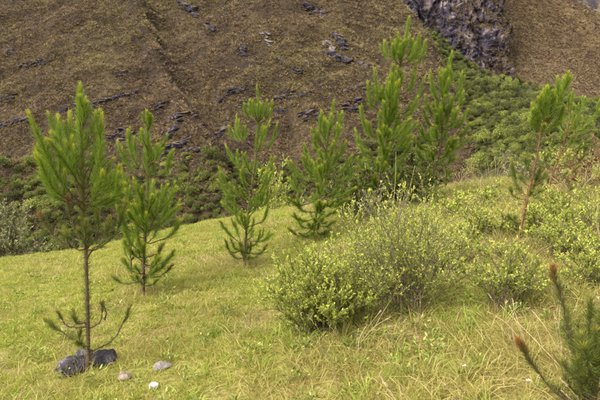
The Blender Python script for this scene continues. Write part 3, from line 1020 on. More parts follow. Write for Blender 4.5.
def far_bushes():
    dark = [far_bush_mesh('dark_bush%d' % k, 'leaf_dark', 12, .085, 1900) for k in range(4)]
    mid = [far_bush_mesh('mid_bush%d' % k, 'leaf_green', 12, .085, 1900) for k in range(4)]
    spots = []
    for _ in range(4000):
        px = random.uniform(-30, 440); py = random.uniform(135, 262)
        top = np.interp(px, [-30, 0, 60, 150, 200, 300, 360, 440], [172, 166, 160, 172, 158, 168, 150, 118]) + random.gauss(0, 7)
        if py < top: continue
        spots.append((px, py))
    done = []
    n = 0
    for px, py in spots:
        if n >= 150: break
        p, d = hit(px, py, h_front, 40, 150, 900)
        if d > 140 or h_near(p[0], p[1]) > p[2]: continue
        r = random.choice((.7, .85, 1.0, 1.2, 1.5, 1.9)) * random.uniform(.9, 1.1)
        if any((p[0] - q[0]) ** 2 + (p[1] - q[1]) ** 2 < (0.75 * (r + q[2])) ** 2 for q in done): continue
        done.append((p[0], p[1], r))
        isd = random.random() < 0.6
        o = link('far_bush', random.choice(dark if isd else mid), loc=(p[0], p[1], float(h_front(p[0], p[1])) - .05))
        o.scale = (r, r, r * random.uniform(.9, 1.5)); o.rotation_euler = (0, 0, random.random() * 6.28)
        lab = '%s %s bush at the mountain foot, %s' % ('small' if r < .95 else 'large' if r > 1.4 else 'rounded', 'dark green' if isd else 'lighter green',
              where(px, ((12, 'by the left picture edge'), (40, 'left of the nearest pine'), (118, 'behind the nearest pine'), (180, 'behind the second pine'), (218, 'between second and third pine'),
                         (280, 'behind the slender third pine'), (350, 'behind the fourth pine'), (999, 'behind the tallest pine'))))
        tag(o, lab, 'bush', 'dark bushes at the mountain foot' if isd else 'lighter bushes at the mountain foot')
        n += 1
    done = []; n = 0
    for _ in range(5000):
        if n >= 170: break
        px = random.uniform(405, 640); py = random.uniform(15, 175)
        p, d = hit(px, py, h_gully, 40, 156, 900)
        if d > 152: continue
        if p[2] < h_front(p[0], p[1]) - .3: continue
        # bushes thin out towards the right foot of the spur
        if px > 535 and random.random() < (px - 535) / 60 and py < 118: continue
        r = random.choice((.5, .6, .75, .9, 1.1, 1.5)) * random.uniform(.9, 1.1)
        if any((p[0] - q[0]) ** 2 + (p[1] - q[1]) ** 2 < (0.7 * (r + q[2])) ** 2 for q in done): continue
        done.append((p[0], p[1], r))
        isd = random.random() < 0.35
        o = link('gully_bush', random.choice(dark if isd else mid), loc=(p[0], p[1], float(h_gully(p[0], p[1])) - .05))
        o.scale = (r, r, r * random.uniform(.9, 1.6)); o.rotation_euler = (0, 0, random.random() * 6.28)
        lab = '%s %s bush on the gully slope, %s' % ('small' if r < .7 else 'large' if r > 1.05 else 'rounded', 'dark green' if isd else 'light green',
              'high in the narrow gully beside the cliff' if py < 70 else where(px, ((470, 'just right of the curved pine'), (510, 'straight below the cliff'), (545, 'left of the brush crowned pine'), (580, 'behind the two right pines'), (999, 'near the right picture edge'))) + (', upper part' if py < 105 else ', lower part'))
        tag(o, lab, 'bush', 'dark bushes below the cliff' if isd else 'light bushes below the cliff')
        n += 1
    # low undergrowth filling the belt and the gully
    px = rng.random(2400) * 480 - 40; py = 140 + 130 * rng.random(2400)
    top = np.interp(px, [-40, 0, 60, 150, 200, 300, 360, 440], [176, 170, 166, 178, 166, 174, 158, 125]) + rng.normal(size=2400) * 9
    pts = []
    for a, b, t in zip(px, py, top):
        if b < t: continue
        p, d = hit(a, b, h_front, 40, 150, 500)
        if d < 140: pts.append((p[0], p[1], float(h_front(p[0], p[1])) - .1))
    for a, b in zip(405 + 235 * rng.random(5200), 5 + 165 * rng.random(5200) ** 1.4):
        p, d = hit(a, b, h_gully, 40, 156, 500)
        if d < 152 and p[2] > h_front(p[0], p[1]) - .5:
            pts.append((p[0], p[1], float(h_gully(p[0], p[1])) - .1))
    pts = np.array(pts); n = len(pts)
    sc = .3 + .55 * rng.random(n)
    rot = np.stack([rng.normal(size=n) * .1, rng.normal(size=n) * .1, rng.random(n) * 6.28], 1)
    scatter('undergrowth', pts, rot, np.stack([sc, sc, sc * (.9 + 1.0 * rng.random(n))], 1), rng.integers(0, 8, n), dark[:2] + mid + dark[2:],
            'low tangled undergrowth between the bushes at the mountain foot and in the gully', 'undergrowth')


# ------------------------------------------------------------------ leafy shrubs near by
def shrub(name, px, py, w, h, label, mat, nb=14, tw=9, leaf=.022, group=None, per=16, depth=None, bare=0.25, lean=(0, 0), upright=0.5, dead=0.0):
    base, D = hit(px, py, h_near, 1.5, 30)
    if depth: base = P(px, py, depth); base[2] = float(h_near(base[0], base[1]))
    root = root_empty(name, base, label, 'shrub', group)
    BASES.append((base[0], base[1], w * .38))
    for k in range(nb):
        a = 6.28 * k / nb + rng.normal() * .3
        rr = (0.15 + 0.95 * math.sqrt(rng.random())) * w * .5 * (1 + .18 * rng.normal())
        tip = np.array([rr * math.cos(a) + lean[0], rr * math.sin(a) * .9 + lean[1], h * (1.0 - 0.5 * min(1.3, rr / (w * .5)) ** 2) * (0.5 + .6 * rng.random())])
        b0 = np.array([.3 * w * math.cos(a) * rng.random(), .3 * w * math.sin(a) * rng.random(), -0.04])
        b0[2] += float(h_near(base[0] + b0[0], base[1] + b0[1])) - base[2]
        tipz = float(h_near(base[0] + tip[0], base[1] + tip[1])) - base[2]
        tip[2] = max(tip[2], tipz + .08)
        ctl = np.array([tip[0] * (.25 + .3 * (1 - upright)), tip[1] * (.25 + .3 * (1 - upright)), tip[2] * (.35 + .3 * upright)]) + rng.normal(size=3) * .03
        c = spline([b0, ctl, tip], 12)
        r0 = .0035 + .004 * rng.random()
        curves = [(c, np.linspace(r0, .002, 12))]
        s = Soup()
        tips = []
        for q in range(tw):
            t = bare + (1 - bare) * rng.random()
            p, T = along(c, np.array([t]))
            o = nrm(rng.normal(size=3) * np.array([1, 1, .5]) + np.array([0, 0, .45]) + T[0] * .6)
            L = (.10 + .14 * rng.random()) * (h / .9) * (1.25 - .5 * t)
            c2 = spline([p[0], p[0] + o * L * .5 + rng.normal(size=3) * .01, p[0] + o * L + np.array([0, 0, L * .3])], 6)
            curves.append((c2, np.linspace(.0025, .0012, 6)))
            tips.append(c2)
        tips.append(c[-5:])
        for c2 in tips:
            if rng.random() < dead: continue
            N = per
            t = 0.12 + .88 * rng.random(N) ** .6
            p, T = along(c2, t)
            R = nrm(np.cross(T, rng.normal(size=(N, 3))))
            d = nrm(T * (.5 + .6 * t[:, None]) + R * .9 + np.array([0, 0, .15]))
            topk = (t > .8)
            leaves(s, p, d, leaf * (.6 + .7 * rng.random(N)), leaf * .42, np.clip(rng.normal(.45, .28, N), 0, 1),
                   np.where(topk, .35 + .65 * rng.random(N), (rng.random(N) < .1) * .5))
        b = link('branch', tubes_mesh('branch', curves, M['twig'], 4), root)
        me = s.mesh('leaves', M[mat])
        if me: link('leaves', me, b)
    return root


# ------------------------------------------------------------------ pines
def pine(name, basepx, trunk, branches, label, nl=.085, w=.0021, r0=.016, dens=1500, mat='needle', trunk_leaf=0.45, fill=0.6, group=None, young=.12, bark='bark', dbase=None, stub=120, ang=.62, wig=1.0):
    base, D = hit(basepx[0], basepx[1], h_near, 1.2, 30)
    if dbase: D = dbase; base = P(basepx[0], basepx[1], D); base[2] = float(h_near(base[0], base[1]))
    root = root_empty(name, base, label, 'pine tree', group)
    BASES.append((base[0], base[1], .1))
    mpx = D / FPX                       # metres for one photograph pixel

    def W(px, py, off=0.0):
        v = P(px, py, D)
        return v - base + np.array([0, off, 0])
    tp = [W(*q) for q in trunk]
    tp[0] = np.array([0, 0, -.05])
    tc = spline(tp, 30)
    tr = r0 * (1 - np.linspace(0, 1, 30)) ** .8 + .0025
    tr[0] *= 1.35; tr[1] *= 1.1
    link('trunk', tubes_mesh('trunk', [(tc, tr)], M[bark], 8), root)
    s = Soup()
    if trunk_leaf < 1:
        brush(s, tc, dens * .8, nl * .85, ang * .8, w, trunk_leaf, .03, taper=.05)
    me = s.mesh('needles', M[mat])
    if me: link('needles', me, root)
    if stub:
        s = Soup()
        brush(s, tc[2:26], stub, nl * .6, .95, w, 0.05, 0, .4, 1.0)
        link('needles', s.mesh('needles', M['needle_brown']), root)['label'] = 'short browned needles along the trunk'
    jobs = []
    for b in branches:
        kind = b[-1] if isinstance(b[-1], str) else 'f'
        pts = [q for q in b if not isinstance(q, str)]
        L = math.hypot(pts[-1][0] - pts[0][0], pts[-1][1] - pts[0][1]) * mpx
        off = 0.0 if kind == 'r' else rng.normal() * .28 * L
        P3 = [W(q[0], q[1], off * (k / (len(pts) - 1)) ** .8) for k, q in enumerate(pts)]
        jobs.append((P3, kind))
        for rep in range((1 if rng.random() < fill else 0) + (1 if rng.random() < fill - .6 else 0)) if kind in 'fs' else ():
            # a companion branch of the same whorl turned about the trunk
            a = rng.choice([-1, 1]) * (0.9 + rng.random() * 1.3)
            c0 = P3[0]; ca, sa = math.cos(a), math.sin(a); q = .7 + .3 * rng.random()
            P4 = []
            for v in P3:
                e = (v - c0) * q
                P4.append(c0 + np.array([e[0] * ca - e[1] * sa, e[0] * sa + e[1] * ca, e[2]]))
            jobs.append((P4, kind))
    for P3, kind in jobs:
        c = spline(P3, 12)
        # start on the trunk itself
        k = int(np.argmin(np.linalg.norm(tc - c[0], axis=1)))
        if np.linalg.norm(tc[k] - c[0]) < .06:
            c[0] = tc[k]
        c[1:-1] += rng.normal(size=(10, 3)) * .003 * wig
        L = clen(c)
        curves = [(c, np.linspace(min(.35 * r0 + .0025, .007), .0022, 12))]
        s = Soup(); m = mat
        if kind == 'f':            # full green finger
            nl_ = nl; nl = nl_ * min(1.0, max(.5, L / .32))
            brush(s, c, dens, nl, ang, w, .12 if L < .3 else .28, young, .25, .7)
            ns = int(L / .34)
            for q in range(ns):
                t = .3 + .5 * rng.random()
                p, T = along(c, np.array([t]))
                o = nrm(T[0] + rng.normal(size=3) * .5 + np.array([0, 0, .55]))
                l2 = min(.16, L * .38) * (.7 + .5 * rng.random())
                c2 = spline([p[0], p[0] + o * l2 * .5, p[0] + o * l2 * .9 + np.array([0, 0, l2 * .35])], 7)
                curves.append((c2, np.linspace(.0025, .0018, 7)))
                brush(s, c2, dens * .8, nl * .7, ang * .85, w, .05, young * 1.6, .25, .8)
            nl = nl_
        elif kind == 's':          # sparse old branch, tuft at its tip
            m = 'needle_dark'
            brush(s, c, dens * .35, nl * .8, .75, w, .18, .0, .35, 1.0)
            brush(s, c[-5:], dens * 1.1, nl * .7, .55, w, .0, .7, .3, 1.0)
        elif kind == 'b':          # nearly bare, brown tuft
            m = 'needle_brown'
            brush(s, c, dens * .25, nl * .45, .8, w, .1, .0, .35, 1.0)
            brush(s, c[-4:], dens * 1.1, nl * .5, .5, w, .0, .3, .3, 1.0)
        elif kind == 'r':          # russet bud tip
            m = 'needle_brown'
            brush(s, c, dens * .45, nl * .55, .9, w, .1, .0, .4, 1.0)
            brush(s, c[-5:], dens * 1.3, nl * .6, .7, w, .0, .0, .3, 1.0)
            brush(s, c[-3:], dens * 2.6, nl * .5, .5, w * 1.6, .2, 1.0, .3, 1.0)
        br = link('branch', tubes_mesh('branch', curves, M[bark], 5), root)
        me = s.mesh('needles', M[m])
        if me: link('needles', me, br)
    return root


G_P = 'young pines on the hillside'
pine('pine_tree', (88, 371), [(88, 371), (88, 330), (87, 290), (86, 250), (84, 225), (83, 190), (82, 150), (80, 120), (80, 86)], [
    [(82, 142), (75, 125), (72, 100)], [(82, 130), (86, 112), (84, 98)],
    [(83, 206), (66, 172), (58, 113)], [(68, 175), (55, 145), (48, 117)], [(83, 207), (50, 185), (36, 151)], [(60, 178), (48, 160), (42, 146)],
    [(83, 202), (98, 170), (103, 115)], [(83, 205), (108, 188), (118, 168)], [(83, 207), (110, 202), (124, 184)], [(84, 190), (92, 160), (92, 132)],
    [(83, 205), (74, 170), (71, 138)], [(83, 206), (62, 195), (52, 168)], [(83, 190), (76, 165), (66, 140)], [(83, 180), (90, 160), (98, 145)],
    [(84, 205), (98, 190), (110, 160)], [(83, 170), (77, 150), (70, 125)], [(84, 207), (95, 205), (112, 196)],
    [(85, 252), (58, 240), (40, 214), 'r'], [(72, 247), (64, 241), (63, 230), 's'], [(85, 245), (82, 238), (81, 229), 's'], [(85, 246), (88, 239), (87, 230), 'r'],
    [(85, 252), (105, 241), (113, 216), 's'], [(86, 254), (112, 238), (125, 204), 's'], [(85, 251), (98, 232), (98, 210), 's'], [(84, 240), (72, 222), (68, 198), 'r'],
    [(88, 328), (70, 325), (60, 310), 'b'], [(88, 328), (101, 321), (105, 300), 'b'], [(88, 346), (64, 336), (42, 322), 's'], [(89, 353), (111, 342), (125, 312), 'b'],
    [(86, 350), (78, 346), (78, 333), 's'], [(86, 322), (76, 321), (73, 311), 's'], [(105, 320), (107, 310), (103, 302), 'b'],
], 'nearest tall young pine with bare lower trunk standing among dark stones at left', nl=.095, w=.0021, r0=.0135, dens=1700, group=G_P, stub=1900, fill=.5, ang=.62, young=.16)

pine('pine_tree', (143, 297), [(143, 297), (144, 250), (146, 220), (148, 180), (148, 150), (147, 112)], [
    [(148, 126), (144, 120), (143, 113)], [(148, 126), (152, 121), (152, 114)], [(148, 130), (150, 122), (149, 112)],
    [(148, 176), (128, 166), (117, 142)], [(148, 176), (135, 160), (130, 131)], [(146, 172), (134, 152), (126, 142)], [(148, 178), (165, 172), (171, 151)], [(148, 150), (141, 140), (141, 130)],
    [(148, 165), (158, 158), (160, 145)], [(147, 200), (128, 195), (120, 172)], [(147, 205), (125, 200), (113, 186)], [(147, 214), (165, 206), (176, 188)], [(147, 232), (166, 220), (181, 204)],
    [(146, 222), (160, 205), (167, 186)], [(146, 245), (170, 236), (179, 222)], [(144, 266), (164, 263), (173, 252)], [(145, 255), (130, 240), (124, 216)], [(145, 240), (128, 226), (121, 205)],
    [(146, 218), (132, 208), (126, 190)], [(146, 235), (155, 218), (158, 200)], [(144, 262), (132, 252), (126, 240)], [(146, 228), (136, 215), (134, 200)],
    [(143, 274), (132, 270), (124, 258)], [(143, 276), (156, 272), (165, 262)], [(144, 284), (136, 282), (130, 276)], [(143, 286), (152, 285), (158, 280)], [(143, 270), (128, 269), (119, 261), 's'], [(142, 281), (124, 284), (112, 277), 's'], [(143, 278), (160, 277), (171, 267), 's'], [(144, 258), (158, 252), (168, 240), 's'],
], 'slender bushy young pine with a budded tip, second from the left', nl=.09, r0=.016, dens=1700, w=.0021, group=G_P, trunk_leaf=.25, stub=900, fill=.95, ang=.6, young=.16)

pine('pine_sapling', (131, 276), [(131, 276), (131, 262), (129, 246), (127, 230)], [
    [(130, 262), (124, 254), (122, 242)], [(131, 260), (137, 252), (138, 240)], [(130, 252), (125, 244), (125, 234)], [(130, 250), (134, 240), (134, 232)],
], 'small pine sapling hidden close behind the second pine from the left', nl=.08, r0=.011, dens=1000, w=.0024, trunk_leaf=.3, stub=0)

pine('pine_tree', (243, 265), [(243, 265), (246, 235), (249, 205), (255, 165), (257, 140), (259, 120), (257, 86)], [
    [(259, 125), (248, 116), (245, 105)], [(259, 124), (252, 112), (250, 101)], [(259, 125), (268, 116), (272, 101)], [(259, 122), (265, 113), (267, 101)], [(258, 122), (262, 112), (261, 104)],
    [(256, 152), (243, 143), (235, 136), (234, 115)], [(243, 144), (239, 134), (239, 121)], [(240, 142), (231, 137), (229, 127)], [(257, 152), (270, 146), (277, 123)], [(257, 150), (262, 140), (266, 128)],
    [(255, 176), (236, 166), (224, 146)], [(243, 170), (238, 162), (237, 151)], [(252, 190), (228, 185), (219, 168)], [(252, 195), (230, 196), (217, 181)], [(254, 180), (266, 174), (275, 157)],
    [(250, 206), (264, 204), (269, 186)], [(253, 194), (264, 190), (274, 168)], [(249, 208), (233, 205), (224, 194)], [(248, 218), (233, 214), (221, 204)], [(252, 188), (242, 178), (240, 165)],
    [(248, 214), (256, 206), (259, 192)], [(248, 226), (262, 222), (267, 211)], [(247, 232), (238, 222), (234, 208)], [(243, 246), (229, 233), (220, 221)], [(246, 240), (262, 240), (274, 231)], [(258, 240), (262, 236), (264, 228)],
    [(244, 252), (236, 248), (231, 238)], [(245, 248), (254, 246), (260, 238)], [(244, 258), (236, 258), (229, 252)], [(244, 257), (254, 258), (262, 252)], [(244, 250), (232, 251), (226, 238), 's'], [(245, 252), (260, 252), (268, 242), 's'], [(246, 236), (252, 228), (254, 218)],
], 'slender tall young pine with a pointed tip in the middle of the meadow', nl=.075, r0=.016, dens=1700, w=.0021, young=.16, group=G_P, trunk_leaf=.3, stub=700, fill=.95, ang=.52)

pine('pine_tree', (312, 240), [(312, 240), (316, 215), (321, 190), (325, 160), (329, 130), (334, 101)], [
    [(327, 142), (320, 130), (321, 112)], [(329, 135), (338, 128), (342, 112)], [(328, 145), (337, 138), (338, 124)], [(326, 152), (316, 146), (314, 136)], [(325, 160), (309, 158), (305, 147)],
    [(323, 176), (300, 176), (291, 162)], [(322, 180), (308, 170), (303, 156)], [(325, 162), (340, 156), (346, 142)], [(323, 178), (342, 170), (352, 156)], [(322, 185), (345, 180), (356, 168)],
    [(320, 192), (300, 192), (288, 180)], [(319, 200), (300, 204), (287, 196)], [(319, 200), (340, 195), (353, 186)], [(318, 205), (335, 205), (348, 199)], [(317, 212), (303, 210), (294, 200)],
    [(320, 188), (311, 178), (312, 162)], [(324, 165), (330, 155), (333, 142)], [(316, 218), (304, 220), (292, 214)], [(315, 222), (326, 216), (336, 210)], [(314, 228), (300, 236), (288, 228), 's'], [(314, 226), (304, 228), (297, 220)], [(315, 224), (326, 226), (335, 220)], [(313, 232), (322, 234), (330, 229)], [(313, 234), (306, 236), (299, 232)],
    [(322, 172), (332, 165), (338, 154)], [(326, 150), (324, 138), (328, 122)],
], 'leaning bushy young pine just behind the big yellow green shrub', nl=.09, r0=.016, dens=1700, w=.0021, young=.16, group=G_P, trunk_leaf=.3, stub=700, fill=1.0, ang=.6)

pine('pine_tree', (376, 213), [(376, 213), (379, 180), (385, 145), (392, 110), (398, 75), (405, 45), (409, 18)], [
    [(399, 68), (388, 56), (386, 41)], [(400, 66), (397, 52), (396, 36)], [(401, 62), (409, 54), (411, 42)], [(400, 66), (414, 58), (417, 43)], [(399, 67), (420, 60), (426, 41)],
    [(395, 96), (410, 88), (416, 63)], [(394, 98), (400, 85), (399, 72)], [(392, 104), (378, 98), (373, 71)], [(390, 110), (372, 106), (367, 83)], [(391, 108), (380, 100), (378, 87)], [(393, 102), (390, 90), (390, 77)],
    [(390, 116), (412, 108), (425, 77)], [(389, 120), (408, 115), (416, 98)], [(387, 135), (368, 132), (360, 108)], [(386, 140), (372, 136), (366, 122)], [(386, 142), (405, 135), (414, 118)], [(385, 148), (402, 148), (412, 136)],
    [(384, 152), (364, 150), (357, 130)], [(383, 158), (368, 158), (360, 146)], [(383, 160), (400, 158), (409, 148)], [(382, 165), (366, 172), (358, 160)], [(387, 132), (392, 120), (396, 105)], [(386, 140), (380, 128), (379, 112)],
    [(381, 172), (395, 170), (404, 160)], [(380, 180), (366, 186), (359, 176)], [(379, 188), (390, 184), (398, 176)], [(378, 192), (368, 196), (362, 190), 's'], [(384, 150), (390, 138), (400, 126)],
], 'tallest young pine, standing left of the twin on the brow', nl=.115, r0=.018, dens=1500, w=.0024, young=.14, group=G_P, trunk_leaf=.35, stub=500, fill=1.5, ang=.5, mat='needle')

pine('pine_tree', (428, 199), [(428, 199), (432, 178), (440, 150), (442, 125), (443, 100), (446, 80), (452, 52)], [
    [(444, 102), (434, 94), (430, 72)], [(445, 98), (442, 85), (441, 72)], [(444, 104), (458, 96), (464, 72)], [(445, 92), (451, 82), (449, 68)], [(443, 112), (457, 108), (463, 92)], [(443, 115), (430, 112), (425, 96)],
    [(442, 130), (458, 126), (467, 110)], [(441, 140), (458, 138), (468, 124)], [(441, 146), (456, 148), (468, 138)], [(442, 128), (428, 124), (421, 108)], [(440, 140), (426, 140), (417, 126)], [(440, 148), (424, 150), (414, 138)],
    [(442, 122), (450, 112), (453, 98)], [(441, 135), (436, 124), (434, 110)], [(437, 160), (424, 160), (416, 150)], [(438, 158), (450, 156), (458, 148)], [(432, 180), (444, 180), (450, 170)], [(433, 176), (424, 172), (420, 164)],
    [(439, 152), (446, 142), (450, 130)], [(436, 165), (446, 164), (454, 158)],
], 'dark young pine with a curved trunk right of the tallest pine', nl=.115, r0=.020, dens=1500, w=.0024, young=.14, group=G_P, trunk_leaf=.4, stub=500, fill=1.4, ang=.52, mat='needle')

pine('pine_tree', (516, 246), [(516, 246), (527, 200), (535, 165), (541, 133), (547, 110), (553, 92)], [
    [(541, 133), (552, 112), (558, 88)], [(541, 133), (545, 108), (545, 88)], [(541, 133), (533, 122), (531, 110)], [(541, 133), (556, 122), (562, 110)], [(542, 130), (556, 100), (565, 77)], [(541, 133), (536, 115), (538, 98)], [(541, 132), (550, 120), (555, 104)], [(541, 133), (538, 120), (534, 104)], [(541, 133), (548, 118), (551, 96)], [(542, 131), (556, 114), (563, 98)], [(541, 133), (546, 122), (548, 108)], [(541, 134), (534, 128), (530, 120)], [(541, 134), (552, 128), (560, 122)],
    [(527, 198), (519, 186), (516, 160), 's'], [(526, 196), (520, 185), (519, 173), 's'], [(528, 195), (536, 194), (541, 190), 's'], [(524, 200), (514, 196), (512, 188), 's'], [(522, 222), (514, 222), (508, 216), 's'], [(532, 176), (526, 168), (524, 158), 's'], [(534, 168), (542, 164), (547, 154), 's'], [(530, 186), (540, 182), (546, 174), 's'], [(537, 152), (530, 146), (528, 138), 's'],
], 'leaning young pine with a bare reddish trunk and one dense brush crown', nl=.08, r0=.0115, dens=2200, w=.0024, group=G_P, trunk_leaf=.74, bark='bark_red', stub=900, mat='needle', ang=.66, fill=.6, young=.2)

pine('pine_tree', (545, 204), [(545, 204), (552, 175), (562, 150), (569, 122), (573, 90)], [
    [(570, 112), (566, 102), (567, 94)], [(569, 118), (583, 110), (588, 97)], [(568, 124), (588, 120), (596, 110)], [(566, 132), (582, 130), (592, 122)], [(560, 152), (552, 146), (551, 135), 's'], [(563, 145), (560, 138), (563, 130)],
    [(556, 165), (572, 158), (580, 140), 's'], [(555, 170), (574, 165), (589, 152), 's'], [(553, 176), (566, 176), (577, 164), 's'], [(548, 192), (562, 192), (575, 181), 's'], [(562, 150), (576, 140), (584, 128)], [(564, 140), (574, 128), (578, 112)], [(567, 128), (576, 118), (580, 104)], [(566, 134), (558, 124), (559, 112)], [(558, 160), (550, 156), (547, 148), 's'], [(560, 155), (566, 146), (568, 136)], [(548, 190), (542, 184), (541, 176), 's'], [(558, 160), (572, 152), (584, 144), 's'], [(550, 184), (562, 182), (570, 172), 's'], [(565, 138), (580, 134), (594, 130), 's'], [(554, 172), (546, 166), (545, 156), 's'],
], 'thin open young pine with stubby branches at right, behind the brush crowned pine', nl=.065, r0=.011, dens=1800, w=.0024, group=G_P, trunk_leaf=.7, bark='bark_red', stub=900, mat='needle', ang=.5)

pine('pine_tree', (592, 415), [(592, 415), (596, 380), (604, 345), (612, 310), (620, 270), (628, 220)], [
    [(592, 410), (560, 396), (538, 372), (518, 341), 'r'], [(594, 400), (574, 350), (562, 305), (553, 268), 'r'], [(595, 395), (582, 360), (580, 318)], [(597, 385), (590, 345), (592, 306)], [(594, 402), (576, 385), (568, 352)],
    [(600, 375), (606, 340), (603, 300)], [(598, 390), (620, 370), (635, 330)], [(595, 405), (580, 398), (570, 380)], [(596, 398), (586, 380), (584, 345)], [(604, 350), (596, 325), (598, 290)], [(610, 330), (622, 300), (632, 260)],
    [(596, 395), (576, 378), (562, 362)], [(598, 385), (580, 355), (572, 330)], [(600, 372), (588, 350), (582, 328)], [(597, 395), (590, 365), (588, 325)], [(594, 408), (572, 402), (558, 392)], [(599, 380), (600, 350), (596, 318)],
], 'dark green pine at the bottom right corner with russet branch tips', nl=.095, r0=.014, dens=1300, w=.0020, group=G_P, trunk_leaf=.4, stub=150, mat='needle_dark', fill=.35, ang=.95, young=.08)

# ------------------------------------------------------------------ shrubs
shrub('leafy_shrub', 322, 326, 1.05, .74, 'largest yellow green shrub with dense small leaves in the middle foreground', 'leaf_yellow', 50, 22, .022, per=30, bare=.08, upright=.35)
shrub('leafy_shrub', 405, 310, .95, 1.08, 'tall twiggy shrub with bare brown stems right of the big leafy shrub', 'leaf_yellow', 32, 18, .020, per=24, bare=.25, dead=.12, upright=.35)
shrub('leafy_shrub', 368, 296, .9, .92, 'open shrub rising behind the big leafy shrub under the tallest pine', 'leaf_yellow', 24, 17, .022, per=24, bare=.3, upright=.4)
shrub('leafy_shrub', 430, 268, 1.1, .66, 'pale shrub behind the twiggy shrub, below the curved pine', 'leaf_yellow', 24, 16, .022, per=24, bare=.25, upright=.4)
shrub('leafy_shrub', 508, 305, .72, .58, 'small airy shrub with yellow tips in front of the leaning pine', 'leaf_yellow', 22, 15, .021, per=20, bare=.3, dead=.1, upright=.4)
shrub('leafy_shrub', 568, 256, .8, .42, 'spreading shrub at the foot of the brush crowned pine', 'leaf_yellow', 22, 14, .022, per=20, bare=.2)
shrub('leafy_shrub', 370, 242, .35, .95, 'slim dark stemmed sapling with pale leafy top above the big shrub', 'leaf_grey', 5, 7, .03, per=14, bare=.55, upright=.9)
shrub('leafy_shrub', 588, 190, 1.2, .65, 'russet leaved shrub at the right edge of the meadow', 'leaf_red', 14, 9, .04, per=10, bare=.3)
shrub('leafy_shrub', 596, 232, 1.0, .5, 'coarse green shrub below the russet shrub at the right edge', 'leaf_yellow', 14, 9, .035, per=10, bare=.2)
shrub('leafy_shrub', 470, 178, 1.2, .55, 'pale green shrub on the brow right of the curved pine', 'leaf_yellow', 14, 10, .05, per=12)
shrub('leafy_shrub', 505, 172, 1.3, .65, 'grey green shrub on the brow left of the leaning pine crown', 'leaf_grey', 14, 10, .05, per=12)
shrub('leafy_shrub', 492, 205, 1.0, .4, 'low yellow shrub in the grass between curved pine and leaning pine', 'leaf_yellow', 12, 9, .035, per=10)
shrub('leafy_shrub', 562, 172, 1.3, .6, 'pale shrub on the brow behind the thin open pine', 'leaf_yellow', 14, 10, .045, per=12)
shrub('leafy_shrub', 530, 240, .75, .5, 'bushy green shrub hiding the lower trunk of the brush crowned pine', 'leaf_yellow', 18, 12, .026, per=16, bare=.2)
shrub('leafy_shrub', 556, 222, .9, .5, 'loose green shrub under the thin open pine', 'leaf_yellow', 18, 12, .03, per=15, bare=.2)
shrub('leafy_shrub', 480, 240, .8, .42, 'low loose shrub left of the leaning pine foot', 'leaf_yellow', 16, 11, .026, per=14, bare=.2)
shrub('leafy_shrub', 592, 285, .6, .45, 'green shrub at the right edge above the corner pine', 'leaf_yellow', 18, 12, .022, per=15, bare=.2)
shrub('leafy_shrub', 455, 215, .9, .4, 'low pale shrub in the grass just right of the curved pine foot', 'leaf_yellow', 14, 11, .03, per=14, bare=.2)
shrub('leafy_shrub', 535, 182, 1.1, .5, 'small grey green shrub between the two right pines on the brow', 'leaf_grey', 14, 10, .04, per=13)
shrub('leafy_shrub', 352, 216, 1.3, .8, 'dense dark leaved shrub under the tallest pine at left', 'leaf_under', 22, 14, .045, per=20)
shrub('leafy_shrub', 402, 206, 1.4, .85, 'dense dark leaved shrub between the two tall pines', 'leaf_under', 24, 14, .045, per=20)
shrub('leafy_shrub', 275, 206, 1.0, 1.95, 'yellow leaved bush on the brow behind the slender middle pine', 'leaf_yellow', 20, 12, .06, per=12, depth=14.3, bare=.35, upright=.7)
shrub('leafy_shrub', 8, 258, 1.3, 1.30, 'grey green leafy bush at the left edge of the meadow brow', 'leaf_grey', 30, 16, .04, per=20, depth=12.5)
shrub('leafy_shrub', -16, 262, 1.4, 1.15, 'grey green leafy bush half cut off by the left picture edge', 'leaf_grey', 24, 16, .04, per=20, depth=12.3)


# ------------------------------------------------------------------ stones by the first pine
def stone(px, py, size, mat, label, name='stone', sink=.3, seed=0, depth=None):
    base, D = hit(px, py, h_near, 1.5, 30)
    bm = bmesh.new()
    bmesh.ops.create_icosphere(bm, subdivisions=4, radius=1.0)
    cuts = [(nrm(rng.normal(size=3)), .64 + .26 * rng.random()) for _ in range(11)]
    for v in bm.verts:
        q = np.array(v.co)
        for nn, dd in cuts:
            e = q @ nn - dd
            if e > 0: q = q - nn * e
        q = q * (1.25 + .22 * float(fbm(q[0] * 3 + q[2], q[1] * 3 - q[2] * 1.3, 300 + seed, 4)))
        v.co = (q[0] * size[0] * .5, q[1] * size[1] * .5, q[2] * size[2] * .5)
    me = bpy.data.meshes.new(name); bm.to_mesh(me); bm.free()
    me.materials.append(M[mat])
    o = link(name, me, loc=(base[0], base[1], base[2] + size[2] * (.5 - sink)))
    o.rotation_euler = (0, 0, rng.random() * 6.28 if size[0] == size[1] else rng.normal() * .3)
    tag(o, label, 'rock')


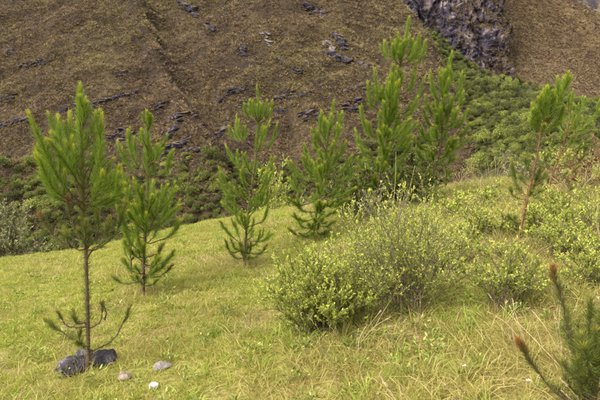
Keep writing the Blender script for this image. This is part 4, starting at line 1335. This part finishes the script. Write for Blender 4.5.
stone(73, 372, (.21, .18, .16), 'boulder', 'dark purple rock left of the nearest pine trunk', 'boulder', .33, 1)
stone(84, 361, (.14, .12, .15), 'boulder', 'dark rock with pale top directly behind the nearest pine trunk', 'boulder', .28, 2)
stone(105, 362, (.19, .16, .17), 'boulder', 'dark rock right of the nearest pine trunk', 'boulder', .36, 3)
stone(124, 379, (.095, .08, .06), 'stone', 'small tan stone in the grass right of the nearest pine', 'stone', .22, 4)
stone(162, 369, (.12, .09, .075), 'grey_stone', 'pale grey stone in the grass farther right of the nearest pine', 'stone', .25, 5)
stone(154, 389, (.055, .05, .05), 'white_stone', 'tiny white stone in the grass at the bottom left', 'stone', .1, 6)


# ------------------------------------------------------------------ dry twigs and long stalks
def stick(pts, label, r=.004, mat='twig', name='dry_twig', D=None, cat='twig'):
    base, D0 = hit(pts[0][0], pts[0][1], h_near, 1.5, 30)
    D0 = D or D0
    q = [P(a, b, D0 + (c if len(r_) else 0)) - base for (a, b, c), r_ in ((p if len(p) == 3 else (p[0], p[1], 0.0), [1]) for p in pts)]
    q[0] = np.array([0, 0, -.02])
    c = spline(q, 14)
    o = link(name, tubes_mesh(name, [(c, np.linspace(r, r * .35, 14))], M[mat], 5), loc=base)
    tag(o, label, cat)


M['stalk'] = bark_mat('pale_stalk', (0.30, 0.24, 0.10), (0.46, 0.38, 0.17), 30)
stick([(391, 222), (395, 185), (396, 152)], 'pale dry stalk standing upright between the two tall pines', .0045, 'stalk', 'dry_stalk', cat='stalk')
stick([(398, 224), (408, 195), (415, 165)], 'pale dry stalk leaning right between the two tall pines', .0045, 'stalk', 'dry_stalk', cat='stalk')
stick([(368, 338), (382, 314, .1), (399, 288, .2)], 'long pale stalk leaning right across the twiggy shrub', .004, 'stalk', 'dry_stalk', cat='stalk')
stick([(330, 352), (316, 338), (300, 326)], 'thin grey dead stem leaning left below the big leafy shrub', .003, 'twig')
stick([(455, 362), (430, 366, -.05), (404, 372, -.1), (385, 356, -.1)], 'dark crooked dead twig lying in the grass at bottom right', .005, 'twig')
stick([(565, 368), (530, 335, .15), (500, 305, .3)], 'long straw stalk leaning left in front of the small airy shrub', .0035, 'stalk', 'dry_stalk', cat='stalk')

far_bushes()
far_cover()
grass_layers()
